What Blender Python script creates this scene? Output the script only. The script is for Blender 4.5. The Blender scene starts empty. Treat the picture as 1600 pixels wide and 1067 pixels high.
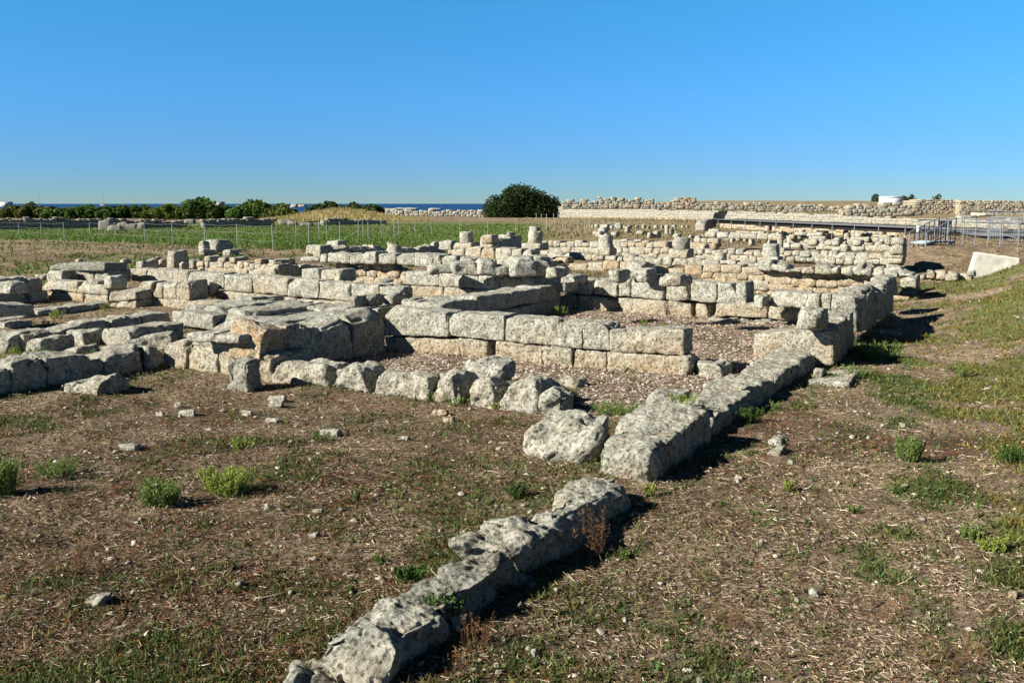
import bpy, math, random
import numpy as np
R = math.radians
sc = bpy.context.scene
col = sc.collection
# ---------------------------------------------------------------- camera, sky, sun, exposure
CAM_Z, PITCH, F = 2.4, R(8.44), 1450.0
cd = bpy.data.cameras.new("camera"); cam = bpy.data.objects.new("camera", cd); col.objects.link(cam)
cam.location = (0, 0, CAM_Z); cam.rotation_euler = (R(90) - PITCH, 0, 0)
cd.sensor_width = 36; cd.lens = F / 1600 * 36; cd.clip_start = .05; cd.clip_end = 60000
sc.camera = cam
SUN_EL = R(29); SH = np.array([.936, .352])          # direction in which shadows fall
w = bpy.data.worlds.new("World"); sc.world = w; w.use_nodes = True
nt = w.node_tree; bg = nt.nodes["Background"]
sky = nt.nodes.new("ShaderNodeTexSky"); sky.sky_type = 'NISHITA'; sky.sun_disc = False
sky.sun_elevation = SUN_EL; sky.sun_rotation = math.atan2(-SH[0], -SH[1]); sky.altitude = 5000
sky.air_density = 1.0; sky.dust_density = 0.; sky.ozone_density = 10.
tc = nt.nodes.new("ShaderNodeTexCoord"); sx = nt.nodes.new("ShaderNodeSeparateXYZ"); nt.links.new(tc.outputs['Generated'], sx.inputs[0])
gr = nt.nodes.new("ShaderNodeValToRGB"); el_ = gr.color_ramp.elements     # pale low down, then blue; dimmed above the view to weaken ambient fill
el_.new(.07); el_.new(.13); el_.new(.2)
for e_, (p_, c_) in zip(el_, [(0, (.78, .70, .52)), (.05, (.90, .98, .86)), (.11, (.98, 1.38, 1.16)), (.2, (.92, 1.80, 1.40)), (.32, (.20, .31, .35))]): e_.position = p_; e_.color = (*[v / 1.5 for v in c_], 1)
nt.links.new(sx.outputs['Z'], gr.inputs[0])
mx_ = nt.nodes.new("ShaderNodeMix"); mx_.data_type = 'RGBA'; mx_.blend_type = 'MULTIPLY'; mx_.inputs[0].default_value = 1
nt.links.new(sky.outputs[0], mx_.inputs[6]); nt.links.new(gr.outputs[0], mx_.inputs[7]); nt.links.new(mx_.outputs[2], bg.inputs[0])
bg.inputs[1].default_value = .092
sl = bpy.data.lights.new("sun", 'SUN'); sl.energy = 5.; sl.angle = R(.5); sl.color = (1, .95, .86)
so = bpy.data.objects.new("sun", sl); col.objects.link(so)
from mathutils import Vector
sd = Vector((SH[0] * math.cos(SUN_EL), SH[1] * math.cos(SUN_EL), -math.sin(SUN_EL)))
so.rotation_euler = sd.to_track_quat('-Z', 'Y').to_euler()
sc.view_settings.view_transform = 'Standard'; sc.view_settings.look = 'None'
sc.view_settings.exposure = 1.2; sc.view_settings.gamma = 1
sc.cycles.max_bounces = 6; sc.cycles.diffuse_bounces = 2
# ---------------------------------------------------------------- survey helpers (metres; z = 0 is the floor of the dig)
CP, SP = math.cos(PITCH), math.sin(PITCH)
U = np.array([.495, .869]); U /= np.linalg.norm(U); T = np.array([U[1], -U[0]])
def ray(px, py):
    a = (px - 800) / F; b = -(py - 533.5) / F
    return np.array([a, CP + b * SP, -SP + b * CP])
def G(px, py, z=0.):
    d = ray(px, py); k = (z - CAM_Z) / d[2]
    return np.array([d[0] * k, d[1] * k, z])
def DIR(d):
    if isinstance(d, str): return {'t': T, 'u': U}[d]
    return np.array([math.cos(R(d)), math.sin(R(d))])
class Plane:
    def __init__(s, px, py, z=0., d='t'):
        s.o = G(px, py, z); s.d = DIR(d)
        n = np.array([-s.d[1], s.d[0]])
        if np.dot(n, s.o[:2]) < 0: n = -n
        s.n = n                                        # horizontal, away from the viewer's side
    def sz(s, px, py):
        r = ray(px, py); k = np.dot(s.n, s.o[:2]) / np.dot(s.n, r[:2])
        p = r * k
        return float(np.dot(p[:2] - s.o[:2], s.d)), float(p[2] + CAM_Z)
    def xy(s, a, b=0.):
        return s.o[:2] + s.d * a + s.n * b
# ---------------------------------------------------------------- noise
_rs = np.random.RandomState(7)
_perm = _rs.permutation(4096).astype(np.int64); _val = _rs.rand(4096) * 2 - 1
def _h(i, j, k):
    return _val[_perm[(_perm[(_perm[i & 4095] + j) & 4095] + k) & 4095]]
def vn(p):
    p = np.asarray(p, float); i = np.floor(p).astype(np.int64); f = p - i; f = f * f * (3 - 2 * f)
    x, y, z = i[..., 0], i[..., 1], i[..., 2]; a, b, c = f[..., 0], f[..., 1], f[..., 2]
    def L(m, n, t): return m + (n - m) * t
    return L(L(L(_h(x, y, z), _h(x+1, y, z), a), L(_h(x, y+1, z), _h(x+1, y+1, z), a), b),
             L(L(_h(x, y, z+1), _h(x+1, y, z+1), a), L(_h(x, y+1, z+1), _h(x+1, y+1, z+1), a), b), c)
def fbm(p, o=3, g=.5):
    p = np.asarray(p, float); s = 0.; a = 1.
    for k in range(o): s = s + a * vn(p * 2 ** k + 17.3 * k); a *= g
    return s
def fb2(x, y, o=3, z=0., g=.5):
    return fbm(np.stack([x, y, np.zeros_like(x) + z], -1), o, g)
def sm(a, b, x):
    t = np.clip((x - a) / (b - a), 0, 1); return t * t * (3 - 2 * t)
# ---------------------------------------------------------------- the lie of the land
E1, E2 = np.array([9.3, 160.]), np.array([46.4, 85.])            # top of the far retaining wall
Ed = (E2 - E1) / np.linalg.norm(E2 - E1); En = np.array([-Ed[1], Ed[0]]); EL = np.linalg.norm(E2 - E1)
B1, B2 = np.array([4.6, 7.5]), np.array([10.6, 25.])             # foot of the near right bank
Bd = (B2 - B1) / np.linalg.norm(B2 - B1); Bn = np.array([Bd[1], -Bd[0]])
def terrain(x, y, fine=True):
    x = np.asarray(x, float); y = np.asarray(y, float)
    z = np.zeros_like(x)
    # right bank
    d = (x - B1[0]) * Bn[0] + (y - B1[1]) * Bn[1] + .35 * fb2(x * .35, y * .35, 2, 3.)
    a = (x - B1[0]) * Bd[0] + (y - B1[1]) * Bd[1]
    z = z + 1.6 * sm(-.4, 5.4, d) * (1 - sm(18.5, 22.5, a)) * (1 - .35 * sm(0, -8, a))
    # earth bank and raised ground behind it, with the stairs
    p = sm(31.5, 35.5, y + .06 * (x - 14)) * sm(12.6, 15.4, x - .40 * (y - 34)) * (1 - sm(52, 66, y))
    z = z + .78 * p * (1 - sm(18.5, 24, d) * 0)
    # ground retained behind the left walls
    q = sm(29.5, 36.0, y + .12 * (x + 12)) * (1 - sm(-7.6, -5.2, x)) 
    z = z + q * (.50 - .50 * sm(38, 76, y))
    # far right hill behind the retaining wall
    e = (x - E1[0]) * En[0] + (y - E1[1]) * En[1]; el = ((x - E1[0]) * Ed[0] + (y - E1[1]) * Ed[1]) / EL
    top = 1.85 + (.76 - 1.85) * np.clip(el, -.3, 1.6) 
    f = sm(.1, .6, e) * sm(-.36, -.31, el)
    front = .33 + (.08 - .33) * np.clip(el, -.3, 1.4)
    z = z + f * (top + np.minimum(.016 * np.maximum(e, 0), .85)) + (1 - f) * front * sm(-45, -5, e) * sm(-.5, 0, el)
    # coast falls to the sea on the left
    z = z - (1 - f) * (1.2 * sm(110, 260, y) + 6.5 * sm(330, 640, y - .1 * x))
    if fine:
        r = np.sqrt(x * x + y * y)
        z = z + .022 * fb2(x * 1.1, y * 1.1, 2, 5.) * sm(2, 5, r) + .010 * fb2(x * 5, y * 5, 2, 8.) + .004 * fb2(x * 19, y * 19, 2, 1.)
        z = z + .06 * fb2(x * .12, y * .12, 2, 2.) * sm(45, 90, y)
    return z
def TZ(x, y): return float(terrain(np.array([x]), np.array([y]))[0])
def GT(px, py):
    """where a line of sight meets the terrain"""
    z = 0.
    for _ in range(14):
        p = G(px, py, z); z = .5 * z + .5 * TZ(p[0], p[1])
        if z > CAM_Z - .05: z = CAM_Z - .3
    p = G(px, py, z); return np.array([p[0], p[1], TZ(p[0], p[1])])
# ---------------------------------------------------------------- mesh helpers
def mesh(name, V, Fc, mat, parent=None, attrs=None, smooth=True, loc=None):
    V = np.asarray(V, np.float32); m = bpy.data.meshes.new(name)
    m.vertices.add(len(V)); 
    Fc = np.asarray(Fc, np.int32); k = Fc.shape[1]
    base = np.zeros(3, np.float32) if loc is None else np.asarray(loc, np.float32)
    m.vertices.foreach_set('co', (V - base).ravel())
    m.loops.add(len(Fc) * k); m.loops.foreach_set('vertex_index', Fc.ravel())
    m.polygons.add(len(Fc)); m.polygons.foreach_set('loop_start', np.arange(0, len(Fc) * k, k, dtype=np.int32))
    m.polygons.foreach_set('loop_total', np.full(len(Fc), k, np.int32))
    m.update(calc_edges=True)
    if smooth: m.polygons.foreach_set('use_smooth', np.ones(len(Fc), bool))
    for n, a in (attrs or {}).items():
        a = np.asarray(a, np.float32)
        if a.ndim == 1: at = m.attributes.new(n, 'FLOAT', 'POINT'); at.data.foreach_set('value', a)
        else:
            at = m.attributes.new(n, 'FLOAT_COLOR', 'POINT')
            at.data.foreach_set('color', np.concatenate([a, np.ones((len(a), 1), np.float32)], 1).ravel())
    m.materials.append(mat)
    o = bpy.data.objects.new(name, m); col.objects.link(o)
    if parent is not None: o.parent = parent
    elif loc is not None: o.location = [float(v) for v in base]
    return o
def empty(name, loc, label, cat, group=None):
    e = bpy.data.objects.new(name, None); col.objects.link(e); e.location = [float(v) for v in loc]; e.empty_display_size = .2
    tag(e, label, cat, group); return e
def tag(o, label, cat=None, group=None, kind=None):
    if label: o['label'] = label
    if cat: o['category'] = cat
    if group: o['group'] = group
    if kind: o['kind'] = kind
    return o
def cube_grid(a, b, c):
    idx = -np.ones((a+1, b+1, c+1), int)
    I, J, K = np.meshgrid(range(a+1), range(b+1), range(c+1), indexing='ij')
    s = (I == 0) | (I == a) | (J == 0) | (J == b) | (K == 0) | (K == c)
    idx[s] = np.arange(s.sum()); P = np.stack([I[s] / a, J[s] / b, K[s] / c], -1)
    fs = []
    def q(A, flip):
        f = np.stack([A[:-1, :-1], A[1:, :-1], A[1:, 1:], A[:-1, 1:]], -1).reshape(-1, 4)
        fs.append(f[:, ::-1] if flip else f)
    q(idx[0], True); q(idx[a], False); q(idx[:, 0], False); q(idx[:, b], True); q(idx[:, :, 0], True); q(idx[:, :, c], False)
    return P, np.concatenate(fs)
def rounded(Lx, Ly, Lz, res, rnd, cuts, amp, rng, maxn=70, seed=0.):
    """a weathered block: rounded box with chipped corners and worn faces. Local coords 0..L"""
    n = [int(np.clip(round(v / res), 3, maxn)) for v in (Lx, Ly, Lz)]
    P, Fc = cube_grid(*n); L = np.array([Lx, Ly, Lz]); r = min(rnd * .40, .45 * L.min())
    # denser near the edges
    P = P + .0
    X = P * L; C = np.clip(X, r, L - r); D = X - C; nn = np.linalg.norm(D, axis=1, keepdims=True)
    N = D / np.maximum(nn, 1e-9); X = C + N * r
    ctr = L / 2
    for _ in range(cuts):
        v = rng.normal(size=3); v[2] = abs(v[2]) * 1.0; v = v / L * L.mean(); v /= np.linalg.norm(v)
        ext = np.abs(v) @ (L / 2); dd = ext * rng.uniform(.66, .9)
        e = (X - ctr) @ v - dd; X = X - np.outer(np.maximum(e, 0) * .92, v)
    S = seed * 13.7
    fd = np.sort(np.minimum(P * L, L - P * L), 1)[:, 1]                       # distance from the nearest edge: worn, chipped arrises
    er = np.maximum(0, vn(X * 3.3 + S + 3) + .6 * vn(X * 8.1 + S + 5) + .12) * (.35 + .65 * P[:, 2]) * np.exp(-fd / (.05 + .5 * r)) * min(.075, .16 * L.min() + .01) * min(1.6, amp / .016)
    cdir = (ctr - X) / np.maximum(np.linalg.norm(ctr - X, axis=1, keepdims=True), 1e-6); X = X + cdir * er[:, None]
    lo = fbm(X / (.55 * L.mean()) + S, 2); X = X + N * (lo * amp)[:, None]
    hi = fbm(X * 6. + S, 4, .62); X = X + N * (hi * max(amp, .02) * .5)[:, None]
    ch = np.maximum(0, vn(X * 4.1 + S + 31) - .45); E_ = np.clip(nn[:, 0] / max(r, 1e-6) - 1.02, 0, .5) * 2 if False else 1.
    X = X - N * (ch * amp * 1.6)[:, None]
    if res < .03:
        pit = vn(X * 26 + S) + .5 * vn(X * 55 + S); X = X - N * (np.maximum(pit - .1, 0) * .020)[:, None]
        pit = vn(X * 11 + S + 9); X = X - N * (np.maximum(pit - .35, 0) * .03)[:, None]
    return X, Fc, N
def dist(xy): return float(np.hypot(xy[0], xy[1]))
_cnt = [0]
def block(pl, quad, th, parent, name='block', g=.3, rnd=.05, cuts=1, amp=.018, off=0., mat=None, fix=None, tl=0., dk=0.):
    """quad: (s,z) of bottom left, bottom right, top right, top left on the face plane"""
    _cnt[0] += 1; rng = np.random.RandomState(1000 + _cnt[0])
    q = np.array(quad, float); Lx = .5 * (abs(q[1, 0] - q[0, 0]) + abs(q[2, 0] - q[3, 0])); Lz = .5 * ((q[3, 1] - q[0, 1]) + (q[2, 1] - q[1, 1]))
    Lx = max(Lx, .04); Lz = max(Lz, .03)
    c = pl.xy(q[:, 0].mean(), off + th / 2); D = dist(c); res = max(.009, D * .0021)
    X, Fc, N = rounded(Lx, th, Lz, res, rnd, cuts, amp, rng, seed=_cnt[0])
    u = X[:, 0] / Lx; wv = X[:, 2] / Lz
    s0 = q[0, 0] + (q[1, 0] - q[0, 0]) * u; s1 = q[3, 0] + (q[2, 0] - q[3, 0]) * u
    z0 = q[0, 1] + (q[1, 1] - q[0, 1]) * u; z1 = q[3, 1] + (q[2, 1] - q[3, 1]) * u
    s = s0 + (s1 - s0) * wv; z = z0 + (z1 - z0) * wv + tl * (X[:, 1] / th) * np.clip(wv, 0, 1)
    xy = pl.o[:2][None] + np.outer(s, pl.d) + np.outer(X[:, 1] + off, pl.n)
    V = np.concatenate([xy, z[:, None]], 1)
    # handedness: flip faces when s,n,z is left-handed
    if pl.d[0] * pl.n[1] - pl.d[1] * pl.n[0] < 0: Fc = Fc[:, ::-1]
    # warm stone low on the block, grey lichen crust on its top
    gd = np.clip(g + .55 * (.42 - np.clip(wv, 0, 1)) * (.35 + g) + .22 * fbm(V * 2.3 + 5, 2), 0, 1)
    loc = parent.location if parent is not None else np.array([V[:, 0].mean(), V[:, 1].mean(), V[:, 2].min()])
    return mesh(name, V, Fc, mat or MST, parent, {'gold': gd, 'dark': np.full(len(V), dk)}, True, loc)
def pts(pl, course, x):
    tx, ty = zip(*course['top']); bx, by = zip(*course['bot'])
    return pl.sz(x, float(np.interp(x, bx, by))), pl.sz(x, float(np.interp(x, tx, ty)))
def wall(name, label, cat, plane, courses, th=.5, group=None, part='block'):
    pl = Plane(*plane) if not isinstance(plane, Plane) else plane
    x0 = courses[0]['j'][0]; s = [pl.sz(c['j'][k], c['bot'][0][1])[0] for c in courses for k in (0, -1)]
    b = pl.xy(.5 * (min(s) + max(s)), .2); zb = min(pts(pl, c, c['j'][0])[0][1] for c in courses)
    e = empty(name, (b[0], b[1], zb), label, cat, group)
    for c in courses:
        j = c['j']
        for k in range(len(j) - 1):
            if c.get('skip') and k in c['skip']: continue
            (sa, za), (sA, zA) = pts(pl, c, j[k]); (sb, zb_), (sB, zB) = pts(pl, c, j[k+1])
            gp = c.get('gap', -.004); sg = 1 if sb > sa else -1
            jt = c.get('jit', .012); rr = random.Random(_cnt[0] * 7 + 3)
            dz = c.get('down', 0.)
            q = [(sa + sg*gp, za - dz), (sb - sg*gp, zb_ - dz), (sB - sg*gp, zB + rr.uniform(-jt, jt)), (sA + sg*gp, zA + rr.uniform(-jt, jt))]
            if sb < sa: q = [q[1], q[0], q[3], q[2]]
            g = c.get('g', .3); g = g[k] if isinstance(g, (list, tuple)) else g + rr.uniform(-.12, .12)
            block(pl, q, c.get('th', th) + rr.uniform(-.03, .03), e, part, g, c.get('rnd', .035), c.get('cuts', 1), c.get('amp', .018),
                  c.get('off', 0.) + rr.uniform(-.012, .012), tl=c.get('tl', 0.), dk=c.get('dk', 0.) + max(0, rr.uniform(-.22, .2)))
    return e
def rock(name, label, cat, px, py, w, h, dep=.4, d='t', z=0., g=.15, cuts=7, amp=.03, rnd=.08, skew=(0, 0, 0, 0), group=None, dk=0., tl=0., down=.05):
    if d == 't':                                       # part of the seen width is the stone's side
        k = min(.4 * w, .5 * dep * F / max(G(px, py, min(z, 1.5))[1], 1.) * .9); w = w - k; px = px - k / 2
    """a loose stone: (px,py) foot centre, w,h seen size"""
    pl = Plane(px, py, z, d); 
    a = pl.sz(px - w/2, py + skew[0]); b = pl.sz(px + w/2, py + skew[1]); c = pl.sz(px + w/2, py - h + skew[2]); e = pl.sz(px - w/2, py - h + skew[3])
    q = [(a[0], a[1] - down), (b[0], b[1] - down), c, e]
    if b[0] < a[0]: q = [q[1], q[0], q[3], q[2]]
    o = block(pl, q, dep, None, name, g, rnd, cuts, amp, dk=dk, tl=tl)
    return tag(o, label, cat, group)
def rubble(name, label, cat, plane, top, bot, hs=.2, ws=(.2, .45), th=.5, g=.7, group=None, down=.1, rag=.1, amp=.02, rnd=.03, grey=0., dk=0., mess=0.):
    pl = Plane(*plane) if not isinstance(plane, Plane) else plane
    tp = [pl.sz(*p) for p in top]; bp = [pl.sz(*p) for p in bot]
    if tp[0][0] > tp[-1][0]: tp = tp[::-1]; bp = bp[::-1]
    ts, tz = zip(*tp); bs, bz = zip(*bp); s0, s1 = min(ts), max(ts)
    _cnt[0] += 1; rng = np.random.RandomState(_cnt[0] + 50)
    VV, FF, GG = [], [], []; n = 0
    zmin = min(bz) - down; zmax = max(tz); D = dist(pl.xy(.5 * (s0 + s1)))
    res = max(.02, D * .0028); z = zmin
    flip = pl.d[0] * pl.n[1] - pl.d[1] * pl.n[0] < 0
    def put(sa, sb, za, zb, o, t, gg, r=rnd, cu=1, am=amp, rs=res):
        nonlocal n
        X, Fc, N = rounded(sb - sa, t, zb - za, rs, r, cu, am, rng, 24, seed=rng.rand() * 90)
        xy = pl.o[:2][None] + np.outer(X[:, 0] + sa, pl.d) + np.outer(X[:, 1] + o, pl.n)
        VV.append(np.concatenate([xy, (X[:, 2] + za)[:, None]], 1)); FF.append((Fc[:, ::-1] if flip else Fc) + n); n += len(X)
        GG.append(np.full(len(X), gg))
    while z < zmax:
        h = hs * rng.uniform(.75, 1.25); s = s0 + rng.uniform(-.1, 0)
        while s < s1:
            w_ = rng.uniform(*ws) * (1.5 if rng.rand() < .1 else 1); m = s + w_ / 2; dz0 = .45 * hs * float(vn(np.array([[s * .45 + z * .3, _cnt[0] * 3.7, z * .6]]))[0]); z += dz0; h0 = h; h = h * rng.uniform(.85, 1.3)
            zt = np.interp(m, ts, tz) + rng.uniform(-rag, rag * .4); zb = np.interp(m, bs, bz) - down
            if z + h * .5 < zt and z + h > zb:
                zz = min(z + h, zt + .04); t_ = (zz - zb) / max(.1, (np.interp(m, ts, tz) - zb))
                gg = np.clip(g + .28 * rng.randn() - grey * (t_ > .7), 0, 1)
                o = rng.uniform(-.03, .03) + rng.uniform(-mess, mess)
                if mess and rng.rand() < .22: s += w_; z -= dz0; h = h0; continue
                jz = rng.uniform(-.13, .13) * h; zz = zz + rng.uniform(-.06, .16) * h
                put(s - .004, s + w_ + .004, z + jz, max(zz, z + .05), o, th - o + rng.uniform(0, .1) if z + h * 1.6 > zt else .22, gg)
            s += w_; z -= dz0; h = h0
        z += h
    # mortar and earth core
    k = max(2, int((s1 - s0) / 1.2)); ss = np.linspace(s0 + .05, s1 - .05, k + 1)
    for a, b in zip(ss[:-1], ss[1:]):
        zt = np.interp(.5 * (a + b), ts, tz) - rag - hs * .45; zb = np.interp(.5 * (a + b), bs, bz) - down
        if zt - zb > .1: put(a - .02, b + .02, zb, zt, .025, th - .07, min(1, g + .1), .02, 0, .01, .25)
    V = np.concatenate(VV); c = pl.xy(.5 * (s0 + s1), .2)
    o = mesh(name, V, np.concatenate(FF), MST, None, {'gold': np.concatenate(GG), 'dark': np.full(len(V), dk)}, True, (c[0], c[1], zmin))
    return tag(o, label, cat, group)
# ---------------------------------------------------------------- materials
def nodes(name):
    m = bpy.data.materials.new(name); m.use_nodes = True; n = m.node_tree.nodes; b = n['Principled BSDF']
    b.inputs['Roughness'].default_value = .95; b.inputs['Specular IOR Level'].default_value = .12
    return m, n, m.node_tree.links, b
def tex(n, l, typ, scale, vec, **k):
    t = n.new(typ); t.inputs['Scale'].default_value = scale
    for a, v in k.items():
        if a in t.inputs: t.inputs[a].default_value = v
        else: setattr(t, a, v)
    l.new(vec, t.inputs['Vector']); return t
ALB = .82      # measured on the sunlit stone and soil
def ramp(n, l, fac, stops, interp='LINEAR', k=1.):
    r = n.new('ShaderNodeValToRGB'); r.color_ramp.interpolation = interp; e = r.color_ramp.elements
    while len(e) < len(stops): e.new(.5)
    for x, (p, c) in zip(e, stops): x.position = p; x.color = (*[v * k for v in c], 1)
    l.new(fac, r.inputs[0]); return r.outputs[0]
def mixc(n, l, fac, a, b, mode='MIX'):
    x = n.new('ShaderNodeMix'); x.data_type = 'RGBA'; x.blend_type = mode
    for i, v in ((0, fac), (6, a), (7, b)):
        if hasattr(v, 'is_linked'): l.new(v, x.inputs[i])
        else: x.inputs[i].default_value = v if i == 0 else (*v, 1)
    return x.outputs[2]
def math_(n, l, op, a, b=0., clamp=False):
    x = n.new('ShaderNodeMath'); x.operation = op; x.use_clamp = clamp
    for i, v in enumerate((a, b)):
        if hasattr(v, 'is_linked'): l.new(v, x.inputs[i])
        else: x.inputs[i].default_value = v
    return x.outputs[0]
def bumpn(n, l, h, dist_, strength=1., prev=None):
    b = n.new('ShaderNodeBump'); b.inputs['Strength'].default_value = strength; b.inputs['Distance'].default_value = dist_
    l.new(h, b.inputs['Height'])
    if prev: l.new(prev, b.inputs['Normal'])
    return b.outputs[0]
def stone_material(name, lichen=True, lo=.675):
    m, n, l, b = nodes(name)
    geo = n.new('ShaderNodeNewGeometry'); P = geo.outputs['Position']
    ag = n.new('ShaderNodeAttribute'); ag.attribute_name = 'gold'; ad = n.new('ShaderNodeAttribute'); ad.attribute_name = 'dark'
    big = tex(n, l, 'ShaderNodeTexNoise', 1.1, P, Detail=4.).outputs[0]
    mid = tex(n, l, 'ShaderNodeTexNoise', 7., P, Detail=6., Roughness=.65).outputs[0]
    fin = tex(n, l, 'ShaderNodeTexNoise', 38., P, Detail=6., Roughness=.75).outputs[0]
    grey = ramp(n, l, mid, [(.28, (.24, .235, .185)), (.42, (.47, .46, .375)), (.56, (.625, .615, .515)), (.75, (.72, .71, .61))], k=ALB)
    gold = ramp(n, l, mid, [(.25, (.33, .235, .135)), (.45, (.53, .41, .26)), (.62, (.62, .51, .355)), (.8, (.68, .59, .45))], k=ALB)
    f = math_(n, l, 'ADD', ag.outputs['Fac'], math_(n, l, 'MULTIPLY', math_(n, l, 'SUBTRACT', big, .5), 1.1), True)
    c = mixc(n, l, f, grey, gold)
    # black weathering crust, in blotches
    dk = ramp(n, l, tex(n, l, 'ShaderNodeTexNoise', 3.1, P, Detail=7., Roughness=.72).outputs[0], [(.56, (0, 0, 0)), (.68, (1, 1, 1))])
    dkf = math_(n, l, 'ADD', math_(n, l, 'MULTIPLY', dk, .50), math_(n, l, 'MULTIPLY', ad.outputs['Fac'], 1.), True)
    dkf = math_(n, l, 'MULTIPLY', dkf, math_(n, l, 'SUBTRACT', 1.1, f, True))
    c = mixc(n, l, dkf, c, (.135, .13, .11))
    sp = ramp(n, l, fin, [(.36, (.30, .28, .25)), (.46, (1, 1, 1))])
    c = mixc(n, l, .75, c, sp, 'MULTIPLY')
    sk = ramp(n, l, tex(n, l, 'ShaderNodeTexNoise', 26., P, Detail=3., Roughness=.55).outputs[0], [(.385, (.16, .155, .14)), (.435, (1, 1, 1))])
    c = mixc(n, l, .68, c, sk, 'MULTIPLY')
    mot = ramp(n, l, tex(n, l, 'ShaderNodeTexNoise', 17., P, Detail=6., Roughness=.8).outputs[0], [(.36, (.40, .385, .35)), (.47, (.86, .85, .83)), (.56, (1, 1, 1))])
    c = mixc(n, l, .8, c, mot, 'MULTIPLY')
    if lichen:
        li = ramp(n, l, tex(n, l, 'ShaderNodeTexNoise', 5.3, P, Detail=5., Roughness=.7).outputs[0], [(lo, (0, 0, 0)), (lo + .06, (1, 1, 1))])
        c = mixc(n, l, math_(n, l, 'MULTIPLY', li, .45 if lo > .55 else .6), c, (.46, .24, .09) if lo > .6 else (.36, .17, .07))
    vo = tex(n, l, 'ShaderNodeTexVoronoi', 19., P, Randomness=1.); pit = ramp(n, l, math_(n, l, 'ADD', vo.outputs['Distance'], math_(n, l, 'MULTIPLY', math_(n, l, 'SUBTRACT', fin, .5), .5)), [(.14, (0, 0, 0)), (.30, (1, 1, 1))])
    c = mixc(n, l, math_(n, l, 'MULTIPLY', big, .75), c, pit, 'MULTIPLY'); l.new(c, b.inputs['Base Color'])
    h1 = tex(n, l, 'ShaderNodeTexNoise', 9., P, Detail=10., Roughness=.72).outputs[0]
    h2 = tex(n, l, 'ShaderNodeTexNoise', 55., P, Detail=5., Roughness=.7).outputs[0]
    nn = bumpn(n, l, h1, .075, 1.); nn = bumpn(n, l, pit, .016, 1., nn); nn = bumpn(n, l, h2, .008, 1., nn)
    l.new(nn, b.inputs['Normal']); return m
MST = stone_material('limestone'); MLI = stone_material('lichened_limestone', lo=.54); MLI2 = stone_material('spotted_limestone', lo=.585)
def attr_material(name, attr='col', trans=0., rough=.9):
    m, n, l, b = nodes(name); b.inputs['Roughness'].default_value = rough
    a = n.new('ShaderNodeAttribute'); a.attribute_name = attr; k_ = mixc(n, l, 1., (ALB, ALB, ALB), (1, 1, 1), 'MULTIPLY'); kn = k_.node; l.new(a.outputs['Color'], kn.inputs[7]); l.new(k_, b.inputs['Base Color'])
    if trans:
        t = n.new('ShaderNodeBsdfTranslucent'); l.new(k_, t.inputs[0]); x = n.new('ShaderNodeMixShader'); x.inputs[0].default_value = trans
        l.new(b.outputs[0], x.inputs[1]); l.new(t.outputs[0], x.inputs[2]); l.new(x.outputs[0], n['Material Output'].inputs[0])
    return m
MLEAF = attr_material('leaf', trans=.3, rough=.6); MSTRAW = attr_material('straw', trans=.15)
def plain(name, c, rough=.8, noise=.25, scale=6., metal=0.):
    m, n, l, b = nodes(name); b.inputs['Roughness'].default_value = rough; b.inputs['Metallic'].default_value = metal
    geo = n.new('ShaderNodeNewGeometry'); t = tex(n, l, 'ShaderNodeTexNoise', scale, geo.outputs['Position'], Detail=5., Roughness=.65).outputs[0]
    c = tuple(v * .82 for v in c); lo = tuple(v * (1 - noise) for v in c); hi = tuple(min(1, v * (1 + noise)) for v in c)
    l.new(ramp(n, l, t, [(.3, lo), (.7, hi)]), b.inputs['Base Color']); l.new(bumpn(n, l, t, .01, .4), b.inputs['Normal']); return m
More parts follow.
